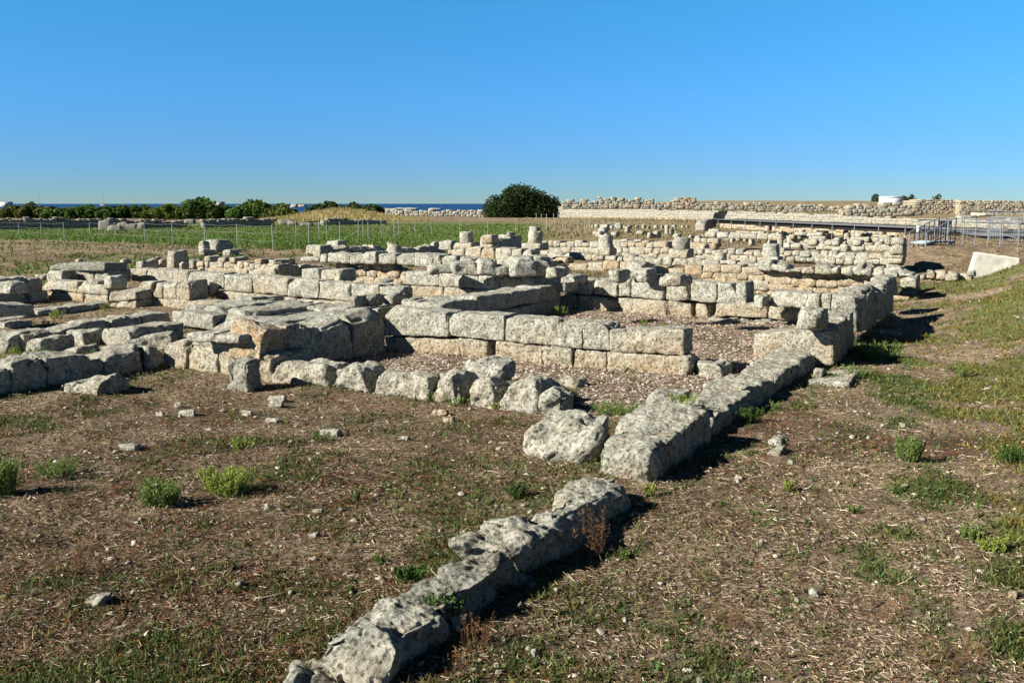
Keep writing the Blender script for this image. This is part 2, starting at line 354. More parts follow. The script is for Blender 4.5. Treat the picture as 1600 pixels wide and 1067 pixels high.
# ---------------------------------------------------------------- ground
def zones(x, y):
    """natural ground cover: green, pale mulch, dust, reddish dry weed (0..1)"""
    n1 = fb2(x * .55, y * .55, 3, 1.); n2 = fb2(x * 2.1, y * 2.1, 3, 4.); n3 = fb2(x * .16, y * .16, 2, 9.)
    a = (x - B1[0]) * Bd[0] + (y - B1[1]) * Bd[1]; d = (x - B1[0]) * Bn[0] + (y - B1[1]) * Bn[1]
    bank = sm(-.6, 1.2, d) * (1 - sm(19, 23, a)) * (y > -6)
    green = sm(.05, .75, n1 + .55 * n2)
    lft = sm(-.5, -2.5, x + .1 * y) * (y < 12) 
    green = np.clip(green * (.40 + .5 * sm(0, 2, x - .3 * y + .8)) + .22 * sm(0, 2, x - .3 * y + .8) * sm(-.5, .4, n2) + .35 * lft * sm(-.3, .5, n2 + n1), 0, 1)
    green = np.maximum(green, bank * sm(-.7, .6, n2 * .6 + n1) * .85)
    field = sm(0, 3.2, y - (38.5 + .85 * np.maximum(0, -x - 10)) + 3 * n2) * (1 - sm(-1., 4., x - (y - 40) * .04)) * (1 - sm(105, 150, y))
    leftb = sm(28, 32, y) * (x < -8)
    green = np.maximum(green, .50 * leftb * sm(-.7, .5, n1 + n2))
    green = np.where(y > 36, np.maximum(green * .25, field * (.9 + .25 * n3 + .12 * n2)), green)
    far = sm(60, 90, y)
    green = np.where((y > 60) & (x > 4), .22 + .3 * n3, green)
    # pale litter on the floors of the rooms
    rs_ = (x * T[0] + y * T[1]); ru = (x * U[0] + y * U[1])
    room = sm(9.4, 9.9, ru) * (1 - sm(28, 31, y)) * (1 - sm(-1.3, -.7, rs_ - 0.15*0)) 
    c = G(1020, 752)[:2]; side = (x - c[0]) * T[0] + (y - c[1]) * T[1]          # <0 : left of the long wall
    c2 = G(880, 652)[:2]; beh = (x - c2[0]) * U[0] + (y - c2[1]) * U[1]          # >0 : behind the boulder row
    pale = sm(.1, -.3, side) * sm(-.1, .4, beh) * (1 - sm(9.5, 14, beh)) * sm(-8.0, -5.5, side)
    green = green * (1 - .9 * pale)
    dust = sm(.25, .7, fb2(x * .8 + 40, y * .8, 3, 2.)) * (side > 0) * .8
    dust = np.maximum(dust, .55 * ((y > 30) & (x < -5) & (y < 46)) * sm(-.5, .5, n2))
    rt = sm(-.5, 2.5, side) * (y < 30); dust = np.maximum(dust, rt * np.clip(.62 + .6 * n2 + .3 * n1, 0, 1)); green = np.maximum(green, bank * sm(-1.0, .2, n2 * .7 + n1))
    red = np.maximum(sm(.3, .9, fb2(x * .9, y * .9 + 30, 3, 7.)) * (y < 12), sm(.6, -1.2, x - .12 * y) * (1 - sm(9, 14, y)) * (.55 + .6 * n2))
    red = np.maximum(red, leftb * sm(-.2, .7, fb2(x * .4, y * .4 + 9, 3, 1.)) * .8)
    dryg = np.maximum(((y > 58) & (x > 2)) * (.75 + .3 * n3 + .3 * n2), .28 * leftb * (y < 60) * sm(-.4, .6, fb2(x * .7 + 9, y * .7, 3, 6.)))
    return np.clip(green, 0, 1), np.clip(pale, 0, 1), np.clip(dust, 0, 1), np.clip(red, 0, 1), np.clip(dryg, 0, 1)
def ground_material():
    m, n, l, b = nodes('ground_soil'); geo = n.new('ShaderNodeNewGeometry'); P = geo.outputs['Position']
    def A(s):
        a = n.new('ShaderNodeAttribute'); a.attribute_name = s; return a.outputs['Fac']
    mid = tex(n, l, 'ShaderNodeTexNoise', 14., P, Detail=8., Roughness=.75).outputs[0]
    fin = tex(n, l, 'ShaderNodeTexNoise', 70., P, Detail=6., Roughness=.8).outputs[0]
    lrg = tex(n, l, 'ShaderNodeTexNoise', 2.2, P, Detail=7., Roughness=.7).outputs[0]
    soil = ramp(n, l, mid, [(.30, (.05, .034, .021)), (.43, (.21, .152, .098)), (.54, (.40, .32, .22)), (.68, (.64, .55, .41))], k=ALB)
    dust = ramp(n, l, mid, [(.3, (.20, .145, .095)), (.5, (.42, .33, .235)), (.7, (.60, .50, .38))], k=ALB)
    pale = ramp(n, l, fin, [(.36, (.10, .055, .038)), (.48, (.34, .26, .19)), (.58, (.64, .56, .46))], k=ALB)
    grn = ramp(n, l, mid, [(.3, (.06, .08, .02)), (.5, (.13, .175, .045)), (.7, (.22, .26, .09))], k=ALB)
    red = ramp(n, l, mid, [(.3, (.035, .020, .014)), (.5, (.11, .065, .042)), (.7, (.27, .17, .11))], k=ALB)
    def fac(s, k=1.6):
        return math_(n, l, 'ADD', A(s), math_(n, l, 'MULTIPLY', math_(n, l, 'SUBTRACT', lrg, .5), k * .6), True)
    c = mixc(n, l, math_(n, l, 'MULTIPLY', A('dust'), .9), soil, dust)
    c = mixc(n, l, math_(n, l, 'MULTIPLY', A('red'), .6), c, red)
    c = mixc(n, l, A('dryg'), c, ramp(n, l, mid, [(.3, (.17, .125, .06)), (.5, (.34, .275, .15)), (.7, (.50, .43, .27))], k=ALB))
    c = mixc(n, l, A('pale'), c, pale)
    gap_ = ramp(n, l, tex(n, l, 'ShaderNodeTexNoise', 33., P, Detail=5., Roughness=.75).outputs[0], [(.38, (.16, .13, .115)), (.50, (1.18, 1.14, 1.08))]); c = mixc(n, l, .8, c, gap_, 'MULTIPLY')
    big_ = ramp(n, l, tex(n, l, 'ShaderNodeTexNoise', .9, P, Detail=8., Roughness=.75).outputs[0], [(.38, (.50, .47, .43)), (.55, (1, 1, 1)), (.68, (1.3, 1.27, 1.2))]); c = mixc(n, l, .85, c, big_, 'MULTIPLY')
    gf = ramp(n, l, math_(n, l, 'ADD', A('green'), math_(n, l, 'ADD', math_(n, l, 'MULTIPLY', math_(n, l, 'SUBTRACT', mid, .5), 1.5), math_(n, l, 'MULTIPLY', math_(n, l, 'SUBTRACT', lrg, .5), 1.5))), [(.35, (0, 0, 0)), (1., (.85, .85, .85))])
    c = mixc(n, l, gf, c, grn); l.new(c, b.inputs['Base Color'])
    nn = bumpn(n, l, lrg, .05, .5); nn = bumpn(n, l, mid, .05, 1., nn); nn = bumpn(n, l, fin, .02, 1., nn); l.new(nn, b.inputs['Normal']); return m
def axis(lo, hi, k, m0):
    v = [0.]; 
    while v[-1] < hi: v.append(v[-1] + max(m0, abs(v[-1]) * k))
    u_ = [0.]
    while u_[-1] > lo: u_.append(u_[-1] - max(m0, abs(u_[-1]) * k))
    return np.array(sorted(set(u_ + v)))
ax = axis(-3000, 3000, .016, .05); ay = axis(-40, 1400, .0095, .045)
X, Y = np.meshgrid(ax, ay, indexing='ij'); Z = terrain(X, Y)
idx = np.arange(X.size).reshape(X.shape)
FG = np.stack([idx[:-1, :-1], idx[1:, :-1], idx[1:, 1:], idx[:-1, 1:]], -1).reshape(-1, 4)
zg = zones(X.ravel(), Y.ravel())
ground = mesh('ground', np.stack([X.ravel(), Y.ravel(), Z.ravel()], -1), FG, ground_material(), None,
              dict(green=zg[0], pale=zg[1], dust=zg[2], red=zg[3], dryg=zg[4]))
tag(ground, 'dry stony ground with thin grass around the ruins', kind='structure')
# sea
m, n, l, b = nodes('sea_water'); b.inputs['Base Color'].default_value = (.006, .03, .10, 1); b.inputs['Roughness'].default_value = .35; b.inputs['Specular IOR Level'].default_value = .3
geo = n.new('ShaderNodeNewGeometry'); wv_ = tex(n, l, 'ShaderNodeTexNoise', .08, geo.outputs['Position'], Detail=6., Roughness=.7).outputs[0]; l.new(bumpn(n, l, wv_, 3., .6), b.inputs['Normal'])
o = mesh('sea', [(-30000, 380, -4.5), (30000, 380, -4.5), (30000, 40000, -4.5), (-30000, 40000, -4.5)], [(0, 1, 2, 3)], m)
tag(o, 'deep blue sea along the horizon', kind='structure')
# ================================================================ THE RUINS
# ---- long foundation wall on the right, from the foreground to the far corner
LU = Plane(1020, 752, 0, 'u')
def lblock(name, label, face, th, px, py, z=0., g=.12, dk=0., cuts=3, amp=.03, rnd=.09, tl=0., d='u', cat='stone block', off=0., mat=None):
    """block by the foot line of its right face: face = px corners bl, br, tr, tl"""
    pl = Plane(px, py, z, d); q = [pl.sz(*p) for p in face]
    if q[1][0] < q[0][0]: q = [q[1], q[0], q[3], q[2]]
    q = [(q[0][0], q[0][1] - .07), (q[1][0], q[1][1] - .07), q[2], q[3]]
    return tag(block(pl, q, th, None, name, g, rnd, cuts, amp, dk=dk, tl=tl, off=off, mat=mat), label, cat, None)
lblock('foundation_block', 'flat eroded rock barely rising out of the earth at the bottom edge, nearest the camera', [(520, 1110), (572, 1062), (556, 1028), (505, 1080)], .45, 560, 1062, g=.35, cuts=5, amp=.05, tl=-.08)
lblock('foundation_block', 'pale rounded block at the near end of the long wall, dark hollows in its end', [(572, 1058), (712, 985), (694, 948), (592, 1006)], .40, 712, 985, g=.1, cuts=5, amp=.05, rnd=.12, tl=-.03)
lblock('foundation_block', 'blackened pitted foundation block between two green plants and a whiter block', [(712, 985), (832, 900), (806, 864), (692, 948)], .43, 832, 900, g=.0, dk=.45, cuts=4, amp=.06, tl=-.06)
lblock('foundation_block', 'low grey foundation block with a sloping white top, just before the widest one', [(828, 902), (892, 856), (868, 815), (800, 862)], .46, 892, 856, g=.08, cuts=3, amp=.045, tl=-.02)
lblock('foundation_block', 'knife edged grey block with a shaded flank, along the wall beside the orange lichened slab', [(888, 858), (990, 790), (976, 757), (866, 815)], .24, 992, 786, g=.05, cuts=3, amp=.04, rnd=.08)
lblock('lichened_slab', 'pitted pale slab spotted with orange lichen, leaning on the left of the knife edged block', [(866, 808), (912, 808), (915, 772), (862, 768)], .62, 885, 812, d='t', g=.2, cuts=3, amp=.03, rnd=.07, tl=-.02, mat=MLI2)
lblock('foundation_block', 'big block with orange lichen on its lit end, casting a black shadow on the soil', [(1018, 756), (1112, 690), (1108, 640), (1014, 712)], .52, 1020, 756, g=.3, cuts=2, amp=.028, rnd=.07, mat=MLI2)
lblock('foundation_block', 'squat grey block lying on the rear half of the big lichened foundation block', [(1060, 694), (1112, 660), (1107, 630), (1066, 664)], .66, 1062, 700, g=.08, cuts=2, amp=.025, rnd=.06, off=.03)
lblock('foundation_block', 'small low pale stone behind the big lichened block, with grass on its back', [(1005, 640), (1065, 650), (1060, 618), (1012, 612)], .5, 1030, 648, d='t', g=.12, cuts=3)
e = wall('foundation_wall', 'low pale kerb of flat foundation blocks running from the lichened block to the squared block', 'foundation wall', (1142, 660, .02, 'u'),
     [dict(j=[1104, 1142, 1178, 1212, 1248, 1288], top=[(1104, 665), (1142, 633), (1178, 608), (1250, 563), (1290, 541)], bot=[(1104, 694), (1142, 662), (1178, 636), (1212, 612), (1250, 590), (1290, 566)], g=.1, rnd=.07, cuts=2, amp=.028, jit=.02, gap=.0, down=.1)], .6)
wall('squared_block_pier', 'large squared limestone block across the long wall, with two worn dark pockets on its left', 'stone pier', (1303, 563, .1, 't'),
     [dict(j=[1178, 1303], top=[(1178, 520), (1215, 516), (1303, 514)], bot=[(1178, 560), (1303, 566)], g=.45, rnd=.06, cuts=2, down=.05, amp=.02)], .62)
wall('broken_upright_wall', 'row of jagged upright blocks with black shaded sides at the corner behind the squared block', 'ruined wall', (1320, 553, .05, 'u'),
     [dict(j=[1304, 1322, 1338], top=[(1304, 516), (1322, 494), (1338, 487)], bot=[(1304, 565), (1322, 554), (1338, 542)], g=.2, rnd=.06, cuts=3, amp=.03, jit=.06),
      dict(j=[1344, 1356, 1370, 1384, 1396], top=[(1344, 466), (1362, 456), (1376, 438), (1385, 452), (1396, 437)], bot=[(1344, 520), (1362, 512), (1396, 488)], g=.1, rnd=.05, cuts=3, amp=.03, jit=.08)], .42)
wall('pale_corner_blocks', 'light grey hollowed blocks joined to the left of the jagged upright row', 'stone blocks', (1350, 498, .05, 't'),
     [dict(j=[1300, 1318, 1352], top=[(1300, 460), (1352, 466)], bot=[(1300, 494), (1352, 497)], g=.05, rnd=.06, cuts=3, tl=.1),
      dict(j=[1338, 1352], top=[(1338, 497), (1352, 497)], bot=[(1338, 510), (1352, 510)], g=.7, off=.02),
      dict(j=[1345, 1372, 1386], top=[(1345, 440), (1372, 436), (1388, 440)], bot=[(1345, 468), (1388, 470)], g=.15, rnd=.07, cuts=4, off=.9)], .6)
rock('fallen_slab', 'grey slab with a blackened ragged top on the wall end beside the jagged upright row', 'stone block', 1276, 511, 62, 26, .55, z=.62, g=.25, cuts=2, rnd=.05, d='t', skew=(-2, 2, 2, -2), dk=.1)
# flat outcrops beside it
for i, (x, y, w_, h_, lb) in enumerate([(1310, 602, 150, 9, 'long flat outcrop of pale rock in the grass at the foot of the squared block'),
        (1383, 496, 60, 7, 'flat worn stone lying in the grass below the jagged upright row'), (1395, 524, 46, 7, 'flat grey stone amid green weeds right of the squared block'),
        (1282, 590, 28, 16, 'lumpy small boulder tucked against the squared block in its shade'), (1215, 712, 34, 10, 'flat mossy stone in the soil right of the long shadow, nearer one of its pair'),
        (1218, 696, 36, 12, 'flat mossy stone in the soil right of the long shadow, farther one of its pair')]):
    p = GT(x, y); rock('flat_stone', lb, 'stone', x, y, w_, h_ * .7, 1.1 if w_ > 100 else .55 if w_ > 50 else .3, z=p[2], g=.2, cuts=6, amp=.02, rnd=.05)
# ---- loose boulder
lblock('boulder', 'big pale oval boulder lying on its own left of the lichened foundation block', [(806, 700), (912, 722), (940, 676), (818, 664)], .62, 880, 722, d='t', g=.1, cuts=7, amp=.05, rnd=.14, tl=.10, cat='boulder')
rock('rough_stone', 'small brown rough stone between the oval boulder and the lichened foundation block', 'stone', 957, 716, 40, 26, .35, z=0, g=.4, cuts=7, dk=.2)
rock('rough_stone', 'low crumbling stone behind the gap beside the oval boulder', 'stone', 985, 690, 46, 18, .35, z=0, g=.35, cuts=6)
# ---- row of big boulders in front of the middle room
RW = Plane(880, 652, 0, 't')
def brow(lb, q, g=.15, th=.45, cuts=4, rnd=.2, amp=.05, off=0., tl=-.05, dk=0.):
    c = [RW.sz(*p) for p in q]; c[0] = (c[0][0], c[0][1] - .08); c[1] = (c[1][0], c[1][1] - .08)
    tag(block(RW, c, th, None, 'boundary_block', g, rnd, cuts, amp, off=off, tl=tl, dk=dk), lb, 'stone block', None)
brow('long rounded block right of the upright stub, first of the row of large stones', [(424, 596), (512, 606), (508, 572), (424, 566)], .25, .7, 3)
brow('pale lump of a block second in the row of large stones, with a cut corner', [(512, 600), (577, 611), (566, 572), (518, 568)], .2, .5, 5)
brow('wide grey block sloping down rightwards in the middle of the row of large stones', [(580, 610), (668, 624), (672, 590), (590, 576)], .15, .6, 4)
brow('block split by a dark notch, right of the wide sloping one in the row', [(666, 624), (718, 630), (712, 582), (676, 585)], .3, .5, 4)
brow('grey slab tipped up behind the notched block, its right edge in shadow', [(672, 602), (738, 602), (740, 582), (680, 572)], .1, .45, 5, .1, off=.65, tl=.0)
brow('small smooth grey block between the notched block and the largest one', [(728, 631), (778, 637), (774, 596), (736, 592)], .12, .55, 5)
brow('largest stone at the right end of the row, with orange foot and dark end', [(764, 640), (846, 650), (842, 602), (788, 590)], .2, .7, 5)
brow('rough end lump fused to the right side of the largest stone of the row', [(836, 648), (882, 656), (878, 614), (842, 606)], .1, .45, 6)
rock('rough_stone', 'flat pale stone on the litter just behind the largest stone of the row', 'stone', 893, 606, 50, 12, .3, z=.0, g=.1, cuts=6)
rock('rough_stone', 'low stone step beyond the right end of the middle wall', 'stone', 1120, 590, 68, 22, .5, z=.0, g=.35, cuts=3, d='t', skew=(-3, 3, 0, 0))
# stub
pl = Plane(375, 611, 0, 't')
q = [pl.sz(350, 609), pl.sz(386, 612), pl.sz(384, 562), pl.sz(353, 560)]
q[0] = (q[0][0], -.05); q[1] = (q[1][0], -.05)
tag(block(pl, q, .30, None, 'pillar_stub', .15, .13, 3, .03, dk=.3), 'short upright pillar stub with a rough blackened top standing alone on the soil', 'pillar stub')
# ---- middle wall
MW = Plane(1057, 586, 0, 't'); _a = G(1057, 586) - G(660, 552); MW = Plane(1057, 586, 0, math.degrees(math.atan2(_a[1], _a[0])))
wall('ashlar_wall', 'middle room wall of two courses, pale above and honey coloured below, with a square hole', 'ashlar wall', MW,
     [dict(j=[600, 718, 762, 847, 893, 948, 1064], skip=[2], top=[(600, 526), (660, 523), (720, 530), (790, 535), (880, 542), (955, 550), (1064, 558)], bot=[(600, 548), (660, 552), (720, 557), (890, 571), (1064, 587)], g=[.8, .7, .6, .35, .75, .85], down=.08, rnd=.03, amp=.014),
      dict(j=[762, 774, 847], skip=[0], top=[(762, 532), (774, 533), (847, 539)], bot=[(762, 560), (847, 567)], g=[.6, .65], down=.08, rnd=.03),
      dict(j=[757, 774], top=[(757, 558), (774, 558)], bot=[(757, 562), (774, 562)], g=.6, down=.1),
      dict(j=[598, 700, 787, 873, 910, 953, 1068], top=[(598, 481), (640, 484), (700, 489), (787, 494), (850, 499), (925, 505), (1068, 515)], bot=[(598, 525), (660, 522), (720, 529), (790, 534), (880, 541), (955, 549), (1068, 557)], g=[.05, .05, .08, .1, .12, .45], rnd=.04, amp=.02, cuts=1, jit=.02)], .5)
rock('rough_stone', 'broken grey stone jammed under the right end of the middle wall', 'stone', 1074, 588, 34, 30, .4, z=0, g=.3, cuts=6, rnd=.08)
# ---- shaded wall meeting it at the corner
SW = Plane(602, 547.5, 0, 'u')
wall('ashlar_wall', 'tall wall with its side in deep shade, meeting the left end of the middle wall', 'ashlar wall', SW,
     [dict(j=[447, 468, 502, 552, 600], top=[(447, 508), (468, 503), (485, 503), (502, 512), (515, 522), (535, 500), (552, 492), (580, 483), (600, 480)], bot=[(447, 560), (500, 572), (540, 566), (575, 552), (600, 546)], g=.2, rnd=.04, amp=.022, jit=.01, cuts=1),
      dict(j=[530, 605], top=[(530, 566), (605, 540)], bot=[(530, 582), (605, 556)], g=.2, rnd=.06, off=-.06, down=.05, th=.4)], .62)
lblock('lichened_block', 'orange lichened block with a hollowed underside, overhanging the eroded wall left of the shaded wall', [(404, 556), (452, 556), (450, 506), (412, 502)], .75, 410, 594, d='u', g=1., cuts=3, rnd=.06, amp=.03, mat=MLI)
lblock('foundation_block', 'low honey coloured footing under the orange lichened block', [(382, 592), (418, 596), (416, 558), (384, 556)], .8, 410, 596, d='t', g=.7, cuts=3, rnd=.08, off=.08)
# eroded wall left of the stub
wall('eroded_wall', 'low eroded wall with a crumbling honey foot, left behind the upright stub', 'ruined wall', (380, 588, 0, 't'),
     [dict(j=[256, 288, 338, 386], top=[(256, 538), (284, 534), (300, 531), (386, 533)], bot=[(256, 570), (284, 574), (386, 586)], g=[.5, .6, .75], rnd=.08, cuts=2, amp=.03, gap=.0, down=.06)], .7)
wall('flat_slabs', 'pair of thick grey paving slabs with dark edges on top of the low eroded wall', 'stone slabs', (376, 534, .54, 't'),
     [dict(j=[288, 332, 376], top=[(288, 523), (330, 521), (376, 524)], bot=[(288, 533), (376, 537)], g=.08, rnd=.05, cuts=2, amp=.02, tl=.0)], 1.0)
# platform slabs in the middle left
wall('paving_platform', 'wide grey platform of flat worn slabs between the shaded wall and the left rooms', 'stone platform', (372, 522, .02, 't'),
     [dict(j=[268, 286, 332, 378, 430], top=[(268, 486), (286, 487), (332, 494), (372, 500), (430, 503)], bot=[(268, 501), (286, 502), (332, 508), (378, 520), (430, 530)], g=.15, rnd=.05, cuts=1, amp=.015, down=.1, jit=.01, tl=-.02)], 2.0)
wall('paving_platform', 'upper worn slabs with weeds in the joints, behind the wide grey platform', 'stone platform', (390, 496, .28, 't'),
     [dict(j=[290, 318, 352, 395], top=[(290, 479), (318, 478), (395, 486)], bot=[(290, 490), (395, 499)], g=.1, rnd=.05, cuts=3, amp=.03, down=.05, jit=.02)], 1.5)
wall('low_block_wall', 'single row of rounded pale blocks between the platform and the long honey wall', 'stone wall', (490, 501, 0, 't'),
     [dict(j=[378, 397, 418, 437, 454, 472, 491, 505, 545, 590], top=[(378, 473), (397, 472), (437, 474), (491, 479), (530, 481), (590, 482)], bot=[(378, 490), (397, 493), (437, 496), (491, 501), (590, 508)], g=.1, rnd=.06, cuts=2, amp=.02, jit=.03, down=.06)], .75)
wall('fallen_slab', 'long low dark edged kerb slab behind the platform and its weeds', 'stone slab', (440, 474, .1, 'u'),
     [dict(j=[352, 396, 446], top=[(352, 480), (396, 466), (446, 461)], bot=[(352, 488), (396, 484), (446, 473)], g=.1, rnd=.05, cuts=1)], .6)
# left front long wall in shade
wall('ashlar_wall', 'near left wall with a broad blue grey shaded side, leaving the frame at left', 'ashlar wall', (150, 592, 0, 'u'),
     [dict(j=[-60, 20, 72, 140], top=[(-60, 592), (0, 573), (30, 566), (70, 556), (125, 550), (140, 556)], bot=[(-60, 640), (20, 618), (150, 590)], g=.08, rnd=.09, amp=.03, cuts=1, gap=.0, down=.05),
      dict(j=[128, 165, 232, 256], top=[(128, 562), (165, 560), (200, 548), (232, 540), (256, 545)], bot=[(128, 598), (256, 568)], g=.1, rnd=.09, amp=.035, cuts=2, gap=.0, down=.05)], .55)
lblock('fallen_slab', 'jagged flat slab lying in front of the shaded near left wall', [(82, 614), (150, 612), (152, 594), (90, 600)], .5, 115, 616, d='t', g=.2, cuts=8, amp=.05, rnd=.06, tl=.04)
# second left wall
wall('ashlar_wall', 'second long left wall of dark faced blocks, behind the loose stones and the tiny stub', 'ashlar wall', (190, 521, 0, 'u'),
     [dict(j=[-40, 14, 78], top=[(-40, 530), (14, 522), (40, 512), (78, 511)], bot=[(-40, 552), (78, 534)], g=.1, rnd=.07, cuts=2, amp=.03, down=.05),
      dict(j=[78, 132, 175, 193, 222, 270], top=[(78, 520), (100, 511), (132, 505), (200, 495), (270, 488)], bot=[(78, 543), (132, 530), (200, 516), (270, 503)], g=.1, rnd=.06, cuts=1, amp=.025, jit=.01, down=.05)], .55)
rock('stone_block', 'round shouldered stone behind the near left wall, left of the dark square one', 'stone block', 127, 541, 46, 23, .45, z=0, g=.15, cuts=4, rnd=.1)
rock('stone_block', 'dark pitted squarish block behind the near left wall, its front honey coloured', 'stone block', 178, 543, 48, 30, 1.0, z=0, g=.35, cuts=3, rnd=.07, dk=.25, d=-40)
rock('stone_block', 'long low slab lying diagonally between the dark pitted block and the eroded wall', 'stone block', 232, 548, 76, 22, .5, z=0, g=.2, cuts=3, rnd=.07, d=8, skew=(5, -6, -5, 3))
rock('stone_block', 'broad hump backed stone beside the tiny stub near the left edge', 'stone block', 60, 555, 50, 26, .6, z=0, g=.05, cuts=5, rnd=.12)
rock('stone_block', 'shaded round stone cut by the left edge of the picture', 'stone block', 4, 553, 36, 30, .5, z=0, g=.05, cuts=4, rnd=.12)
rock('stone_block', 'flat pale stone half buried in weeds just behind the top of the near left wall', 'stone block', 116, 556, 40, 13, .4, z=0, g=.15, cuts=4)
rock('stone_block', 'small flat stone among the weeds below the dark pitted block', 'stone block', 162, 553, 34, 9, .3, z=0, g=.2, cuts=4)
pl = Plane(31, 551, 0, 't'); q = [pl.sz(22, 551), pl.sz(40, 552), pl.sz(37, 523), pl.sz(21, 523)]; q[0] = (q[0][0], -.04); q[1] = (q[1][0], -.04)
tag(block(pl, q, .2, None, 'pillar_stub', .35, .05, 2, .015), 'tiny upright stone stub near the left edge, among green weeds', 'pillar stub')
# third left wall
wall('ashlar_wall', 'third long left wall, a low dark kerb ending at the corner block', 'ashlar wall', (110, 489, 0, 'u'),
     [dict(j=[-50, 35, 60, 108, 172], top=[(-50, 512), (35, 495), (60, 487), (108, 479), (172, 472)], bot=[(-50, 520), (35, 507), (108, 489), (172, 480)], g=.1, rnd=.05, cuts=1, down=.05, amp=.02)], .6)
wall('stone_bench', 'big dark rectangular block lying on the third left wall at the left edge', 'stone block', (50, 502, .12, 'u'),
     [dict(j=[-6, 56], top=[(-6, 475), (56, 473)], bot=[(-6, 496), (56, 492)], g=.05, rnd=.05, cuts=2)], .7)
rock('stone_block', 'thin pale slab low at the left edge in front of the third left wall', 'stone block', 10, 512, 36, 8, .5, z=0, g=.1, cuts=3)
# dark corner walls far left
wall('ashlar_wall', 'dark sided two course wall at the far left edge below the grassy bank', 'ashlar wall', (70, 470, 0, 'u'),
     [dict(j=[-40, 0, 47, 76], top=[(-40, 458), (0, 456), (47, 454), (76, 453)], bot=[(-40, 480), (0, 474), (76, 467)], g=.15, rnd=.04, down=.05),
      dict(j=[-40, 20, 44, 66], top=[(-40, 436), (0, 436), (20, 434), (44, 431), (66, 434)], bot=[(-40, 458), (0, 456), (66, 454)], g=.1, rnd=.06, cuts=3, amp=.03)], .6)
rock('stone_block', 'shaded loose block perched in front of the dark sided wall at the left edge', 'stone block', 12, 456, 30, 15, .5, z=.42, g=.1, cuts=3)
wall('ashlar_wall', 'lit honey wall of two long courses right of the dark sided wall', 'ashlar wall', (165, 474, 0, 't'),
     [dict(j=[70, 130, 168], top=[(70, 455), (168, 461)], bot=[(70, 464), (168, 474)], g=.75, rnd=.03, down=.06),
      dict(j=[66, 120, 168], top=[(66, 438), (120, 441), (168, 447)], bot=[(66, 454), (168, 461)], g=.3, rnd=.04, amp=.02)], .55)
wall('corner_blocks', 'ragged brown block over squared footings at the right end of the lit honey wall', 'stone blocks', (212, 482, 0, 't'),
     [dict(j=[172, 181, 200, 212], top=[(172, 473), (212, 470)], bot=[(172, 484), (212, 481)], g=.6, rnd=.03, down=.05),
      dict(j=[168, 213], top=[(168, 453), (190, 450), (213, 452)], bot=[(168, 473), (213, 469)], g=.35, rnd=.07, cuts=4, amp=.035, dk=.15)], 1.0)
wall('slab_stack', 'thick dark slabs stacked in two courses with a jutting top, under the left grassy bank', 'stone wall', (172, 440, .42, 't'),
     [dict(j=[110, 146, 170], top=[(110, 422), (170, 423)], bot=[(110, 440), (170, 440)], g=.3, rnd=.03, dk=.2),
      dict(j=[84, 134, 170], top=[(84, 411), (134, 410), (170, 410)], bot=[(90, 422), (170, 423)], g=.1, rnd=.04, dk=.35, off=-.12)], .7)
rock('stone_block', 'pale pointed block leaning at the left end of the stacked dark slabs', 'stone block', 91, 440, 38, 17, .5, z=.4, g=.1, cuts=5)
rock('stone_block', 'small dark stone at the left foot of the stacked dark slabs', 'stone block', 64, 436, 20, 7, .4, z=.4, g=.1, cuts=4, dk=.2)
rock('stone_block', 'egg shaped grey stone on the lit honey wall', 'stone block', 148, 446, 22, 9, .4, z=.42, g=.1, cuts=5, rnd=.12)
rock('stone_block', 'lumpy grey stone with a dark hollow, above the ragged corner pile', 'stone block', 171, 448, 27, 16, .45, z=.42, g=.1, cuts=5, rnd=.1)
wall('dark_wall_stub', 'shaded return wall just left of the start of the long honey wall', 'ruined wall', (204, 447, .1, 'u'),
     [dict(j=[176, 186, 204], top=[(176, 421), (204, 420)], bot=[(176, 442), (204, 440)], g=.1, rnd=.04, cuts=2)], .6)
# long honey wall T3
wall('ashlar_wall', 'long honey coloured ashlar wall across the left middle, ending at the grey rubble heap', 'ashlar wall', (450, 476, 0, 't'),
     [dict(j=[340, 395, 468, 518, 590], top=[(340, 454), (400, 459), (470, 466), (518, 470), (590, 473)], bot=[(340, 468), (450, 476), (590, 484)], g=.75, rnd=.03, down=.06, off=-.06),
      dict(j=[204, 228, 293, 350, 394, 451, 498, 548, 592, 624], top=[(204, 419), (228, 420), (293, 424), (350, 428), (394, 431), (400, 432), (451, 435), (498, 439), (548, 444), (592, 446), (624, 449)], bot=[(204, 439), (293, 446), (350, 453), (400, 459), (451, 463), (498, 467), (548, 471), (624, 474)], g=[.5, .4, .1, .2, .45, .2, .25, .3, .15], rnd=.04, amp=.022, cuts=1, jit=.02)], .6)
# inner left room front
wall('ashlar_wall', 'short wall of upright blocks, one holed, in front of the long honey wall', 'ashlar wall', (300, 484, 0, 't'),
     [dict(j=[213, 262, 330], top=[(213, 465), (262, 467), (330, 472)], bot=[(213, 478), (300, 488), (330, 492)], g=.65, rnd=.04, down=.05),
      dict(j=[213, 237, 254, 275, 296], top=[(213, 441), (237, 441), (254, 443), (275, 443), (296, 438)], bot=[(213, 465), (254, 467), (296, 470)], g=.35, rnd=.04, cuts=2, jit=.02)], .55)
wall('sarcophagus_block', 'hollow sided long block with a dark flank and a yellow shrub at its foot', 'stone block', (312, 469, .05, 'u'),
     [dict(j=[311, 328, 344], top=[(311, 445), (328, 441), (344, 443)], bot=[(311, 468), (328, 462), (344, 454)], g=.1, rnd=.06, cuts=2)], .45)
